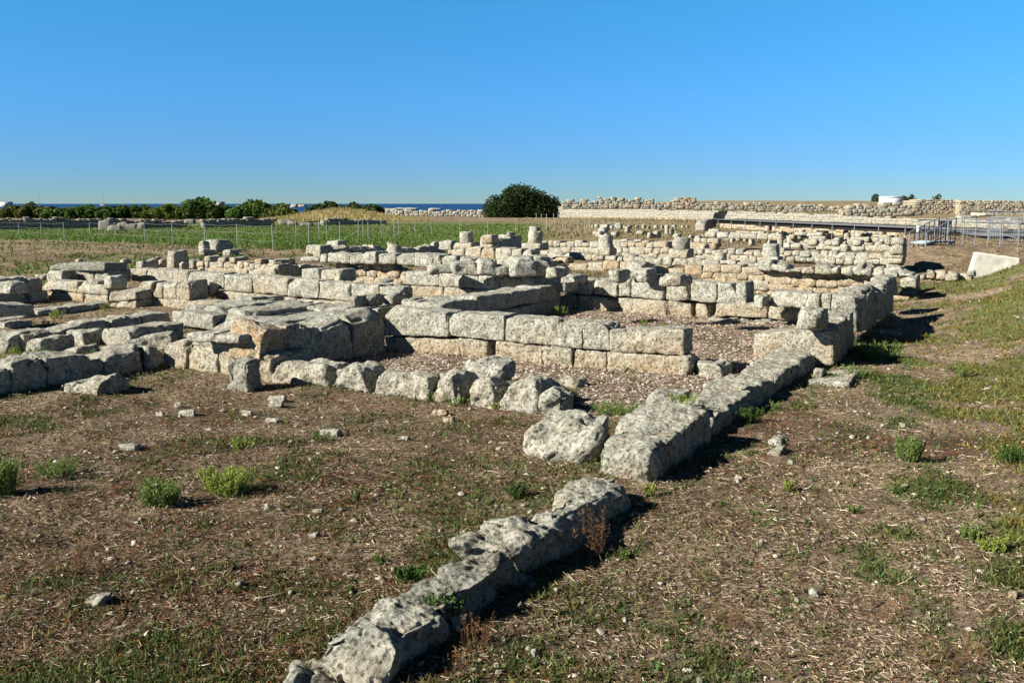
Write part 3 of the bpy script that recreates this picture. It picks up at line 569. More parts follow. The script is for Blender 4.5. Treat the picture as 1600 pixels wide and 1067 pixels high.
# rubble retaining wall + bank rocks
rubble('rubble_wall', 'small rubble retaining wall under the brown bank, right of the rock scatter', 'rubble wall', (400, 430, .3, 't'), [(308, 404), (340, 405), (400, 408), (425, 409)], [(308, 426), (400, 430), (425, 432)], .17, (.18, .34), .5, .6, grey=.3)
wall('rounded_block_pair', 'large rounded blocks with a black shaded side, left end of the dark hollow', 'stone blocks', (432, 432, .3, 't'),
     [dict(j=[404, 434], top=[(404, 415), (420, 412), (434, 414)], bot=[(404, 430), (434, 433)], g=.3, rnd=.12, cuts=3), dict(j=[398, 418], top=[(398, 407), (418, 407)], bot=[(398, 417), (418, 417)], g=.2, rnd=.1, cuts=3, off=.3),
      dict(j=[428, 458], top=[(428, 404), (458, 404)], bot=[(428, 412), (458, 412)], g=.1, rnd=.08, cuts=3, off=1.1)], .9)
wall('dark_pit_wall', 'ragged wall in black shade behind the hollow left of the white topped wall', 'ruined wall', (500, 436, .1, 'u'),
     [dict(j=[432, 470, 506], top=[(432, 416), (450, 409), (470, 412), (506, 415)], bot=[(432, 440), (506, 425)], g=.3, rnd=.05, cuts=3, amp=.03)], .5)
wall('squared_block_pair', 'two squared buff blocks standing side by side on the long honey wall', 'stone blocks', (530, 441, .55, 't'),
     [dict(j=[471, 501, 531], top=[(471, 421), (501, 421), (531, 422)], bot=[(471, 437), (531, 441)], g=[.45, .3], rnd=.03, cuts=1)], .6)
for i, (x, y, w_, h_, z_, lb, dk_) in enumerate([
        (335, 395, 32, 20, .5, 'dark topped block of the pile on the bank by the fence, lying behind', .15), (317, 398, 14, 22, .5, 'upright brown stone at the left of the pile on the bank', .1),
        (338, 393, 30, 17, .5, 'squared grey block with a shaded side, largest of the pile on the bank', .05), (318, 399, 20, 9, .5, 'small white topped stone in front of the pile on the bank', 0),
        (357, 399, 18, 8, .5, 'brown flat stone right of the pile on the bank', .1), (270, 417, 21, 25, .42, 'tall pointed boulder standing above the left end of the long honey wall', 0),
        (288, 416, 14, 9, .42, 'dark lump behind the tall pointed boulder', .3), (237, 415, 17, 13, .42, 'white and grey stone left of the tall pointed boulder', 0), (220, 418, 20, 10, .42, 'buff stone at the left end of the rock scatter on the long honey wall', 0),
        (252, 416, 12, 10, .42, 'small buff stone between the white one and the tall pointed boulder', 0), (283, 421, 10, 12, .42, 'brown stone at the right foot of the tall pointed boulder', 0),
        (192, 411, 12, 6, .4, 'small stone on the slope left of the white and grey one', 0), (155, 389, 9, 4, .3, 'lone pale stone high on the left grassy slope', 0),
        (120, 409, 8, 4, .42, 'rounded pebble just above the stacked dark slabs', 0), (300, 418, 13, 13, .42, 'dark round stone at the left end of the rubble retaining wall', .2)]):
    rock('bank_stone', lb, 'stone', x, y, w_, h_, w_ * .028, z=z_, g=.25, cuts=6, rnd=.06, dk=dk_)
# dark heap at the middle
for i, (x, y, w_, h_, lb) in enumerate([(552, 476, 16, 12, 'dark wedge at the left end of the grey rubble heap behind the shaded wall'), (574, 474, 26, 12, 'dull lump second from the left in the grey rubble heap'),
        (612, 472, 26, 13, 'biggest rounded stone on the right of the grey rubble heap'), (592, 470, 16, 9, 'small stone in the middle of the grey rubble heap'), (618, 452, 40, 9, 'flat dark slab lying above the grey rubble heap'),
        (596, 452, 26, 14, 'grey lump under the flat dark slab above the rubble heap'), (640, 478, 30, 11, 'low pale stone right of the grey rubble heap'), (650, 479, 24, 9, 'black shaded stone left of the second shaded wall')]):
    rock('heap_stone', lb, 'stone', x, y, w_, h_, .5, z=.42, g=.12, cuts=6, rnd=.1, dk=.12)
block_fill = wall('wall_core', 'rough grey wall core behind the top of the middle wall, under the rubble heap', 'ruined wall', (640, 500, .0, 't'),
     [dict(j=[560, 600, 650, 700], top=[(560, 479), (600, 480), (650, 482), (700, 486)], bot=[(560, 500), (700, 505)], g=.1, rnd=.08, cuts=3, amp=.04, tl=.12)], 1.2)
# ---- second shaded wall, behind the middle wall
wall('ashlar_wall', 'second shaded wall, behind the middle wall, with a green shrub at its far end', 'ashlar wall', (875, 486, 0, 'u'),
     [dict(j=[690, 745, 800, 845, 876], top=[(690, 476), (704, 470), (745, 463), (800, 456), (845, 449), (876, 444)], bot=[(690, 500), (745, 492), (800, 480), (876, 468)], g=.12, rnd=.04, amp=.02, jit=.01),
      dict(j=[700, 760, 830, 876], top=[(700, 499), (760, 488), (830, 477), (876, 467)], bot=[(700, 520), (760, 508), (876, 486)], g=.15, rnd=.03, down=.05)], .65)
wall('wall_end', 'pale end face closing the near end of the second shaded wall', 'stone block', (704, 500, .1, 't'),
     [dict(j=[664, 704], top=[(664, 463), (704, 470)], bot=[(664, 484), (704, 500)], g=.12, rnd=.04)], .6)
# ---- T2 back wall of the middle rooms
T2 = Plane(1000, 489, 0, 't')
wall('ashlar_wall', 'back wall of the right hand room, big grey weathered blocks over a honey course', 'ashlar wall', T2,
     [dict(j=[872, 900, 966, 1045, 1080], top=[(872, 460), (900, 461), (966, 465), (1045, 471), (1080, 474)], bot=[(872, 482), (912, 484), (1080, 495)], g=.65, rnd=.04, amp=.022, down=.06),
      dict(j=[1086, 1107], top=[(1086, 474), (1107, 475)], bot=[(1086, 492), (1107, 494)], g=.65, rnd=.05, cuts=3, down=.06),
      dict(j=[886, 925, 964], top=[(886, 438), (925, 438), (964, 438)], bot=[(886, 460), (925, 462), (964, 464)], g=.15, rnd=.05, cuts=2, amp=.022),
      dict(j=[966, 984, 1040, 1075], top=[(966, 437), (984, 438), (1000, 430), (1040, 428), (1075, 438)], bot=[(966, 464), (1040, 469), (1075, 470)], g=.1, rnd=.06, cuts=3, amp=.03),
      dict(j=[1075, 1120, 1149], top=[(1075, 439), (1120, 443), (1149, 444)], bot=[(1075, 472), (1120, 473), (1149, 475)], g=[.1, .02], rnd=.05, cuts=3, amp=.03),
      dict(j=[1149, 1166], top=[(1149, 442), (1166, 440)], bot=[(1149, 475), (1166, 476)], g=.3, rnd=.03, cuts=0, th=.6, off=-.04, jit=0)], .75)
for x, y, w_, h_, z_, lb in [(965, 436, 40, 12, .98, 'sloping slab with a black end on top of the right hand room back wall'), (1008, 437, 34, 16, .95, 'dark cleft rock on top of the back wall, right of the sloping slab'),
        (1000, 428, 40, 18, .9, 'rock with a square black end lying just behind the back wall crest'), (1058, 443, 60, 14, .95, 'long weathered capstone over the broadest blocks of the back wall'),
        (895, 440, 40, 9, .9, 'grey slab on the left end of the right hand room back wall'), (868, 431, 34, 12, .85, 'blocky fragment with a dark end where the shaded walls meet')]:
    rock('cap_stone', lb, 'stone', x, y, w_, h_, .6, z=z_, g=.15, cuts=5, rnd=.07, dk=.05)
wall('ashlar_wall', 'right continuation of the back wall, honey blocks below white faced ones, ending at the corner', 'ashlar wall', (1195, 506, 0, 't'),
     [dict(j=[1108, 1193, 1255, 1305], top=[(1108, 476), (1120, 474), (1193, 477), (1255, 484), (1305, 488)], bot=[(1108, 497), (1193, 501), (1305, 512)], g=.7, rnd=.04, amp=.022, off=.35),
      dict(j=[1098, 1148, 1167, 1200, 1226, 1262, 1310], top=[(1098, 497), (1148, 500), (1167, 502), (1226, 506), (1310, 512)], bot=[(1098, 518), (1148, 523), (1200, 526), (1310, 540)], g=[.45, .1, .3, .1, .2, .3], rnd=.07, cuts=3, amp=.03, down=.06)], .7)
wall('upper_blocks', 'white faced squared blocks standing behind the honey continuation, right of the small niche', 'stone blocks', (1290, 480, .42, 't'),
     [dict(j=[1204, 1261, 1281], top=[(1204, 454), (1230, 453), (1261, 458), (1281, 459)], bot=[(1204, 478), (1281, 484)], g=.1, rnd=.05, cuts=2),
      dict(j=[1283, 1298, 1330], top=[(1283, 460), (1330, 462)], bot=[(1283, 484), (1330, 488)], g=.1, rnd=.05, cuts=2)], .7)
rock('niche_stone', 'small stone shelf in the dark niche right of the tall squared pillar block', 'stone', 1190, 478, 26, 14, .6, z=.42, g=.1, cuts=2)
# ---- T9 two course wall left of it
wall('ashlar_wall', 'clean pale two course wall of long blocks right of the golden rubble facing', 'ashlar wall', (700, 476, 0, 't'),
     [dict(j=[628, 692, 745, 800], top=[(628, 445), (692, 448), (745, 452), (800, 455)], bot=[(628, 462), (700, 466), (800, 472)], g=.65, rnd=.03),
      dict(j=[612, 660, 720], top=[(612, 459), (660, 463), (720, 466)], bot=[(612, 474), (720, 480)], g=.6, rnd=.04, down=.1, off=-.05),
      dict(j=[629, 686, 746, 780, 814, 852, 884], top=[(629, 424), (686, 425), (746, 429), (814, 429), (852, 431), (884, 435)], bot=[(629, 445), (686, 448), (746, 452), (780, 453), (884, 458)], g=.08, rnd=.03, amp=.016)], .65)
for x, y, w_, h_, z_, lb in [(762, 428, 30, 22, .86, 'largest black shaded rock on the clean pale wall'), (728, 427, 40, 17, .86, 'rock sloping up to the left side of the black shaded one'), (792, 428, 36, 12, .86, 'low dark rock with a pale notch on the clean pale wall'),
        (820, 429, 42, 26, .86, 'long pale topped rock with a shaded flank at the right of the clean pale wall'), (846, 428, 36, 27, .86, 'shaded wall lump beside the right end of the clean pale wall'), (690, 425, 40, 10, .86, 'low rock at the left of the sloping one on the clean pale wall')]:
    rock('cap_stone', lb, 'stone', x, y, w_, h_, .7, z=z_, g=.1, cuts=6, rnd=.06, d=10, dk=.05)
rubble('rubble_facing', 'golden rubble facing below the white topped wall, in a sunlit recess', 'rubble wall', (600, 447, .1, 't'), [(524, 410), (600, 411), (640, 414), (700, 420)], [(524, 440), (600, 447), (700, 450)], .26, (.25, .5), .5, .95, rnd=.07)
wall('ashlar_wall', 'wall with a bright white top course above the golden rubble facing', 'ashlar wall', (600, 449, .1, 't'),
     [dict(j=[500, 510, 547, 570, 590, 618, 648, 676, 688, 712, 735], top=[(500, 399), (510, 396), (547, 397), (590, 394), (618, 397), (648, 396), (676, 398), (735, 404)], bot=[(500, 410), (547, 412), (618, 413), (735, 424)], g=.05, rnd=.05, cuts=2, amp=.022, jit=.03)], .7)
wall('corner_pillar_block', 'pale upright corner block at the left end of the white topped wall', 'stone pier', (510, 425, .3, 't'),
     [dict(j=[489, 500], top=[(489, 384), (500, 384)], bot=[(489, 407), (500, 411)], g=.3, rnd=.04)], .5)
wall('shaded_parapet', 'jagged parapet with a black inner side behind the white topped wall, left half', 'ruined wall', (620, 402, .2, 'u'),
     [dict(j=[498, 522], top=[(498, 383), (522, 383)], bot=[(498, 398), (522, 400)], g=.1, rnd=.06, cuts=3),
      dict(j=[522, 552, 585, 617], top=[(522, 392), (535, 386), (552, 384), (585, 383), (600, 380), (617, 392)], bot=[(522, 408), (617, 403)], g=.05, rnd=.07, cuts=3, amp=.04, jit=.04)], .6)
wall('shaded_parapet', 'jagged parapet with a black inner side behind the white topped wall, right half', 'ruined wall', (700, 402, .2, 'u'),
     [dict(j=[620, 630, 655, 680, 700], top=[(620, 378), (630, 385), (655, 388), (672, 384), (682, 380), (700, 394)], bot=[(620, 404), (700, 400)], g=.05, rnd=.07, cuts=3, amp=.04, jit=.04)], .5)
for x, y, w_, h_, z_, lb in [(522, 386, 32, 10, .62, 'flat topped rock behind the pale upright corner block'), (700, 390, 30, 14, .5, 'grey block with a dark end on the ground left of the leftmost column drum'), (677, 386, 14, 9, .5, 'small pale rock left of the grey block near the leftmost drum')]:
    rock('loose_block', lb, 'stone block', x, y, w_, h_, .6, z=z_, g=.1, cuts=4, rnd=.07)
# ---- column drums
def drum(px, py, w, h, z, label, base=None, g=.1, taper=.96, dk=.0):
    p = G(px, py, z); k = np.hypot(p[0], p[1]) / F * 1.0; r = w * k / 2; H = h * k
    e = empty('column_drum', p, label, 'column drum')
    rng = np.random.RandomState(int(px)); nu, nv = 48, 14; V = []; 
    for j in range(nv + 1):
        for i in range(nu):
            a = 2 * math.pi * i / nu; t = j / nv; rr = r * (1 + (taper - 1) * t) * (1 - .05 * (abs(t - .5) > .47))
            V.append((p[0] + rr * math.cos(a), p[1] + rr * math.sin(a), p[2] - .01 + H * t))
    V = np.array(V); c = np.array([p[0], p[1], 0]); N = V - c; N[:, 2] = 0; N /= np.linalg.norm(N, axis=1, keepdims=True)
    V = V + N * (fbm(V * 3.5, 4)[:, None] * .03 * r / .25); V[:, 2] += (np.arange(len(V)) >= nu * nv) * fbm(V * 5, 2) * .03
    Fc = [(j * nu + i, j * nu + (i + 1) % nu, (j + 1) * nu + (i + 1) % nu, (j + 1) * nu + i) for j in range(nv) for i in range(nu)]
    # cap rings
    b0 = nu * nv; n0 = len(V); rings = []
    for q_ in (.66, .33, .02):
        ring = p[None] + (V[b0:b0 + nu] - p[None]) * [q_, q_, 1]; ring[:, 2] = V[b0:b0 + nu, 2].mean() + fbm(ring * 6, 2) * .02; rings.append(ring)
    V = np.concatenate([V] + rings); prev = b0
    for k_ in range(3):
        s_ = n0 + k_ * nu; Fc += [(prev + i, prev + (i + 1) % nu, s_ + (i + 1) % nu, s_ + i) for i in range(nu)]; prev = s_
    mesh('shaft', V, np.array(Fc), MST, e, {'gold': np.full(len(V), g), 'dark': np.full(len(V), dk)}, True, p)
    if base:
        pl = Plane(px, py, z, 't'); bw, bh = base
        s0 = pl.sz(px - bw / 2, py); s1 = pl.sz(px + bw / 2, py); zz = bh * k
        block(pl, [(s0[0], s0[1] - zz), (s1[0], s1[1] - zz), (s1[0], s1[1]), s0], max(2.4 * r, .5), e, 'base', .5, .04, 1, .012, off=-r * 1.15)
    return e
drum(729, 379, 21, 17, .95, 'leftmost column drum, a clean grey cylinder standing against the green field', (28, 10), .1)
drum(836, 380, 23, 19, .95, 'column drum with a broken lump on top, second from the left', (30, 11), .2, .97)
rock('drum_fragment', 'broken lump balanced on the second column drum', 'stone', 836, 363, 20, 10, .45, z=1.35, g=.1, cuts=6, rnd=.06)
drum(947, 386, 23, 19, .95, 'wide grey column drum on a squared honey base in the middle of the ruins', (22, 13), .08)
drum(1065, 389, 25, 18, .95, 'weathered column drum with a blackened right side over a banded base', (28, 14), .08, .98, .25)
drum(1125, 406, 19, 11, .85, 'small low column drum set in the rubble wall right of the blackened one', None, .3)
drum(1204, 401, 25, 19, .9, 'rightmost large column drum, rounded and grey, on a wide base', (32, 11), .15, .9, .1)
drum(1042, 366, 7, 14, .35, 'thin distant upright column stump in pale stone', None, .4)
drum(1219, 388, 9, 16, .7, 'slim pale column stump just right of the rightmost large drum', None, .35)
wall('round_headed_stone', 'orange round headed upright stone with a black shaded block row on its right', 'upright stone', (765, 402, .55, 't'),
     [dict(j=[751, 769], top=[(751, 368), (760, 363), (769, 367)], bot=[(751, 381), (769, 381)], g=.9, rnd=.2, cuts=3),
      dict(j=[750, 769], top=[(750, 381), (769, 381)], bot=[(750, 387), (769, 387)], g=.5, rnd=.03)], .45)
wall('shaded_block_row', 'row of black shaded jagged blocks right of the orange upright stone', 'ruined wall', (815, 389, .6, 'u'),
     [dict(j=[769, 782, 798, 816], top=[(769, 369), (782, 372), (798, 370), (816, 369)], bot=[(769, 390), (816, 388)], g=.05, rnd=.05, cuts=3, amp=.03, jit=.08)], .6)
rock('loose_block', 'small pale stone perched behind the black shaded block row', 'stone block', 796, 368, 12, 5, .4, z=1.2, g=.2, cuts=4)
wall('ashlar_wall', 'broken pale and honey footings under the leftmost drum and the orange upright stone', 'ashlar wall', (800, 412, .25, 't'),
     [dict(j=[700, 726, 751, 773, 797, 815, 830], top=[(700, 389), (726, 386), (751, 384), (773, 388), (830, 390)], bot=[(700, 402), (751, 405), (830, 408)], g=[.7, .65, .85, .5, .1, .2], rnd=.05, cuts=3, amp=.03, jit=.03),
      dict(j=[735, 760, 780, 812, 840, 862], top=[(735, 402), (780, 404), (862, 408)], bot=[(735, 418), (862, 420)], g=.12, rnd=.06, cuts=3, amp=.03, off=-.2)], .7)
# ---- long rubble walls of the far rooms
rubble('rubble_wall', 'long buff rubble wall behind the drums, from the second drum to the banded base', 'rubble wall', (950, 402, .0, 't'), [(845, 373), (930, 376), (1000, 379), (1060, 382)], [(845, 396), (1000, 404), (1060, 406)], .26, (.25, .5), .7, .3)
wall('ashlar_wall', 'irregular grey course of small blocks across the middle, below the wide grey drum', 'ashlar wall', (950, 420, 0, 't'),
     [dict(j=[855, 880, 903, 925, 945, 962, 972, 990, 1008, 1022, 1036, 1050, 1074, 1098, 1123, 1150, 1178, 1200], top=[(855, 395), (903, 397), (962, 399), (1022, 402), (1098, 405), (1200, 411)], bot=[(855, 405), (945, 408), (1022, 414), (1123, 419), (1200, 424)], g=.2, rnd=.07, cuts=3, amp=.03, jit=.05)], .6)
rubble('rubble_wall', 'honey rubble wall under the irregular grey course, right of the black shaded rocks', 'rubble wall', (950, 424, 0, 't'), [(862, 404), (945, 409), (1022, 414), (1110, 419)], [(862, 427), (1000, 434), (1110, 440)], .3, (.35, .8), .5, .75)
rubble('rubble_wall', 'widest golden rubble wall, low stones in thin layers, reaching the pale corner blocks', 'rubble wall', (1250, 462, 0, 't'), [(1100, 415), (1180, 418), (1260, 422), (1350, 428), (1388, 432)], [(1100, 446), (1250, 458), (1388, 468)], .17, (.25, .7), .6, .85, rnd=.05, rag=.05)
wall('ashlar_wall', 'crooked line of grey lumps capping the widest golden rubble wall', 'ruined wall', (1260, 440, .4, 't'),
     [dict(j=[1180, 1205, 1228, 1252, 1272, 1300, 1312, 1332, 1346, 1362, 1380, 1412], top=[(1180, 412), (1228, 416), (1272, 417), (1312, 415), (1346, 417), (1412, 419)], bot=[(1180, 423), (1272, 428), (1412, 434)], g=.15, rnd=.1, cuts=4, amp=.04, jit=.1)], .9)
rubble('rubble_wall', 'white topped rubble wall of the upper right rooms, left of the carved pier', 'rubble wall', (1320, 425, .0, 't'), [(1215, 391), (1290, 388), (1340, 391), (1392, 394)], [(1215, 404), (1392, 408)], .24, (.2, .45), .6, .1)
wall('ashlar_wall', 'smooth peach coloured course of squared blocks under the white topped rubble wall', 'ashlar wall', (1320, 424, .0, 't'),
     [dict(j=[1240, 1264, 1290, 1315, 1333, 1349, 1362, 1371, 1388], top=[(1240, 399), (1290, 402), (1388, 405)], bot=[(1240, 412), (1388, 419)], g=.95, rnd=.03, amp=.01)], .6)
rubble('rubble_wall', 'buff rubble wall between the blackened drum and the rightmost large drum', 'rubble wall', (1140, 416, 0, 't'), [(1078, 387), (1140, 390), (1195, 392)], [(1078, 406), (1195, 414)], .22, (.2, .4), .7, .45)
rubble('rubble_wall', 'thin far rubble wall right of the rightmost drum with grass on its top', 'rubble wall', (1300, 405, 0, 't'), [(1222, 372), (1300, 374), (1390, 377)], [(1222, 384), (1390, 390)], .25, (.2, .5), .8, .2, mess=.16)
rubble('rubble_wall', 'low far rubble wall beyond the wide grey drum, ending near the thin column stump', 'rubble wall', (1020, 392, 0, 't'), [(960, 374), (1060, 378), (1110, 379)], [(960, 384), (1110, 390)], .25, (.3, .6), .8, .35, mess=.16)
wall('ashlar_wall', 'pale far wall with square buff blocks right of the thin column stump', 'ashlar wall', (1120, 392, 0, 't'),
     [dict(j=[1084, 1095, 1105, 1122], top=[(1084, 373), (1122, 373)], bot=[(1084, 384), (1122, 386)], g=.7, rnd=.03),
      dict(j=[1086, 1104, 1124, 1144, 1170, 1188, 1210], top=[(1086, 363), (1144, 365), (1210, 368)], bot=[(1086, 372), (1210, 378)], g=.25, rnd=.05, cuts=2, off=1.5)], .6)
rubble('rubble_wall', 'farthest low pale rubble wall in front of the boardwalk shadow', 'rubble wall', (1150, 372, 0, 't'), [(1108, 356), (1150, 357), (1200, 360), (1300, 364), (1400, 368)], [(1108, 362), (1400, 378)], .28, (.2, .9), .8, .2, rag=.35, mess=.16)
rubble('rubble_wall', 'white rubble strip below the boardwalk, behind the carved pier', 'rubble wall', (1300, 380, .2, 't'), [(1200, 364), (1300, 366), (1390, 369), (1432, 372)], [(1200, 374), (1432, 384)], .24, (.15, .8), .8, .1, rag=.35, mess=.16)
# carved pier and friends
wall('carved_pier', 'pale pier of stacked carved blocks with round hollows, right end of the ruins', 'stone pier', (1400, 424, .1, 't'),
     [dict(j=[1387, 1409], top=[(1387, 412), (1409, 414)], bot=[(1387, 425), (1409, 427)], g=.5, rnd=.03, off=-.3, down=.1),
      dict(j=[1387, 1410], top=[(1387, 403), (1410, 404)], bot=[(1387, 411), (1410, 412)], g=.6, rnd=.03, off=-.06),
      dict(j=[1390, 1411], top=[(1390, 398), (1411, 398)], bot=[(1390, 403), (1411, 404)], g=.35, rnd=.04),
      dict(j=[1391, 1411], top=[(1391, 382), (1411, 383)], bot=[(1391, 397), (1411, 398)], g=.55, rnd=.05, cuts=3, amp=.03),
      dict(j=[1382, 1391, 1412], top=[(1382, 370), (1391, 371), (1412, 372)], bot=[(1382, 384), (1412, 383)], g=.4, rnd=.05, cuts=2)], .9)
wall('corner_footing', 'two light squared footing blocks in the grass below the carved pier', 'stone blocks', (1432, 463, 0, 't'),
     [dict(j=[1403, 1432], top=[(1403, 453), (1432, 453)], bot=[(1403, 462), (1432, 464)], g=.55, rnd=.03, down=.05),
      dict(j=[1407, 1432], top=[(1407, 433), (1432, 432)], bot=[(1405, 452), (1432, 453)], g=.3, rnd=.05, cuts=2)], .8)
wall('footing_slab', 'broad grey slab on the footing blocks, pointing right', 'stone slab', (1425, 440, .55, 't'),
     [dict(j=[1382, 1404, 1427], top=[(1382, 426), (1404, 424), (1427, 427)], bot=[(1382, 436), (1427, 432)], g=.1, rnd=.06, cuts=3, amp=.03)], 1.0)
wall('low_block_row', 'low row of squared pink buff blocks at the foot of the brown bank', 'stone blocks', (1500, 440, 0, 't'),
     [dict(j=[1448, 1460, 1478, 1498], top=[(1448, 423), (1478, 424), (1498, 427)], bot=[(1448, 432), (1498, 436)], g=.55, rnd=.04, cuts=2, down=.05, jit=.02),
      dict(j=[1479, 1498], top=[(1479, 427), (1498, 428)], bot=[(1479, 437), (1498, 438)], g=.4, rnd=.04, off=-.3)], .5)
rock('rough_stone', 'lumpy pale stones under the white concrete slab', 'stone', 1515, 440, 36, 12, .6, z=0, g=.2, cuts=6)
rock('rough_stone', 'round stone leaning on the lower left corner of the concrete slab', 'stone', 1522, 430, 18, 8, .5, z=.25, g=.15, cuts=5)
rock('rough_stone', 'flat pale slab left of the low row of pink buff blocks', 'stone', 1440, 436, 36, 5, .6, z=.02, g=.2, cuts=3)
# far standing blocks in front of the boardwalk
wall('corner_pier', 'pale broken corner pier with a black shaded side at the left end of the boardwalk', 'stone pier', (1102, 365, 0, 'u'),
     [dict(j=[1101, 1120], top=[(1101, 345), (1120, 341)], bot=[(1101, 362), (1120, 354)], g=.1, rnd=.05, cuts=4, amp=.05)], .8)
rock('corner_stone', 'slanting pale buttress stone under the middle of the boardwalk', 'stone block', 1201, 362, 12, 17, 1.2, z=.0, g=.3, cuts=2, d='t', skew=(0, 0, 0, 3))
sc_ = random.Random(5)
for i in range(70):
    x = sc_.uniform(930, 1400); y = sc_.uniform(366, 398) if x > 1060 else sc_.uniform(356, 372)
    if 1120 < x < 1390 and y > 386: continue
    rock('scattered_stone', 'small pale tumbled stone among the far ruins in front of the boardwalk', 'stone', x, y, sc_.uniform(8, 19), sc_.uniform(4, 10), .7, z=sc_.uniform(0, .35), g=sc_.uniform(.05, .5), cuts=5, rnd=.09, group='tumbled stones among the far ruins')
for i in range(16):
    x = 925 + i * 10 + sc_.uniform(-3, 3)
    rock('far_upright_stone', 'small upright stone in the broken line beyond the thin fence posts', 'stone', x, 358 + sc_.uniform(-1, 1), sc_.uniform(4, 9), sc_.uniform(4, 7), .6, z=0, g=.2, cuts=3, rnd=.05, group='upright stones beyond the thin fence posts')
# ================================================================ FAR GROUND AND ITS THINGS
def box(V, Fc, a, b):
    n = len(V); a = np.array(a, float); b = np.array(b, float)
    for i in range(8): V.append((b[0] if i & 1 else a[0], b[1] if i & 2 else a[1], b[2] if i & 4 else a[2]))
    Fc += [(n, n+2, n+3, n+1), (n+4, n+5, n+7, n+6), (n, n+1, n+5, n+4), (n+2, n+6, n+7, n+3), (n, n+4, n+6, n+2), (n+1, n+3, n+7, n+5)]
def beam(V, Fc, p, q, r):
    p = np.array(p, float); q = np.array(q, float); d = q - p; d /= np.linalg.norm(d)
    a = np.cross(d, [0, 0, 1.] if abs(d[2]) < .9 else [1., 0, 0]); a /= np.linalg.norm(a); b = np.cross(d, a); n = len(V); N = 8
    for e_ in (p, q):
        for i in range(N):
            t = 2 * math.pi * i / N; V.append(tuple(e_ + r * (a * math.cos(t) + b * math.sin(t))))
    for i in range(N): Fc.append((n + i, n + (i+1) % N, n + N + (i+1) % N, n + N + i))
MMET = plain('galvanised_steel', (.22, .235, .25), .5, .15, 30.)
MPOST = plain('fence_steel', (.34, .35, .33), .6, .2, 20.)
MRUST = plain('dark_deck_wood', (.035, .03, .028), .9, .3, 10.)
MRAIL = plain('weathered_steel_edge', (.13, .13, .14), .7, .2, 10.)
# ---- fences
def fence(name, label, ps, h, z=None, r=.019, wires=(.35, .68, .97), group=None):
    P = []
    for px, py in ps:
        p = GT(px, py) if z is None else G(px, py, z)
        P.append(np.array([p[0], p[1], TZ(p[0], p[1])]))
    e = empty(name, P[0], label, 'fence', group); rg = random.Random(len(ps))
    for p in P:
        V, Fc = [], []; t = np.array([rg.uniform(-.02, .02), rg.uniform(-.02, .02), 1])
        beam(V, Fc, p - [0, 0, .1], p + t * h, r); n = len(V); V.append(tuple(p + t * h + [0, 0, r * .5])); 
        Fc += [(n - 8 + i, n - 8 + (i+1) % 8, n, n) for i in range(0)]
        mesh('post', V, Fc, MPOST, e, None, True, P[0])
        V2, F2 = [], []; box(V2, F2, p + t * h - [r, r, 0], p + t * h + [r, r, .01])
    V, Fc = [], []
    for a, b in zip(P[:-1], P[1:]):
        for k in wires:
            m_ = (a + b) / 2 + [0, 0, k * h - .05]; beam(V, Fc, a + [0, 0, k * h], m_, .003); beam(V, Fc, m_, b + [0, 0, k * h], .003)
    mesh('wire', V, Fc, MPOST, e, None, True, P[0]); return e
fence('post_fence', 'nearer row of slim grey posts along the field edge, starting at the left edge', [(-40, 366), (30, 369), (65, 373), (101, 375), (141, 374.5), (181, 375.5), (227, 379.5), (270, 382.5), (320, 384), (371, 386), (427, 390.5)], 1.02)
fence('post_fence', 'row of posts turning away behind the white topped wall toward the leftmost drum', [(427, 390.5), (483, 383.5), (531, 379), (575.5, 377), (616, 374), (649, 371), (718, 369), (762, 367), (806, 365), (825, 364)], 1.08)
fence('post_fence', 'farther row of thin posts crossing the green field behind the other fences', [(463, 374.5), (499, 374), (511, 373), (560, 372), (567, 371), (596, 369.5), (623, 369), (674, 367)], 1.15)
fence('post_fence', 'close set thin posts curving past the big dark tree toward the far ruins', [(854, 361), (867, 361), (880, 360.5), (892, 360.5), (903, 361), (914, 361.5), (922, 362), (933, 363), (943, 363.5), (952, 365), (960, 366)], 1.0, r=.03)
fence('post_fence', 'tiny distant posts at the foot of the big dark tree', [(838, 345), (846, 344.5), (854, 344), (865, 343.5), (872, 343), (879, 342.5), (885, 342), (891, 341.5), (898, 341.5)], .9, r=.04, wires=(.9,))
# ---- dry stone field walls on the left
rubble('field_wall', 'long dark dry stone wall across the far left of the green field', 'dry stone wall', (100, 358, 0, 30), [(-60, 341), (0, 341), (100, 341), (150, 342), (285, 345)], [(-60, 362), (100, 358), (285, 354)], .3, (.3, .7), 1.0, .0, dk=.5, rag=.12)
rubble('field_wall', 'short dark dry stone wall right of the gap, under the dark bushes', 'dry stone wall', (370, 355, 0, 30), [(316, 342), (345, 340), (424, 340)], [(316, 354), (424, 354)], .3, (.3, .7), 1.0, .0, dk=.5, rag=.12)
rubble('field_wall', 'dark dry stone wall in front of the yellow grass mound', 'dry stone wall', (560, 352, 0, 30), [(505, 343), (515, 341), (602, 343)], [(505, 353), (602, 350.5)], .3, (.3, .7), 1.0, .05, dk=.5, rag=.15)
rubble('shore_wall', 'low pale wall of piled stones at the shore, left of the big dark tree', 'dry stone wall', (680, 338, 0, 0), [(602, 328), (640, 328), (700, 328), (760, 329)], [(602, 333), (680, 337), (760, 338)], .5, (.5, 1.2), 3.0, .1, rag=.15)
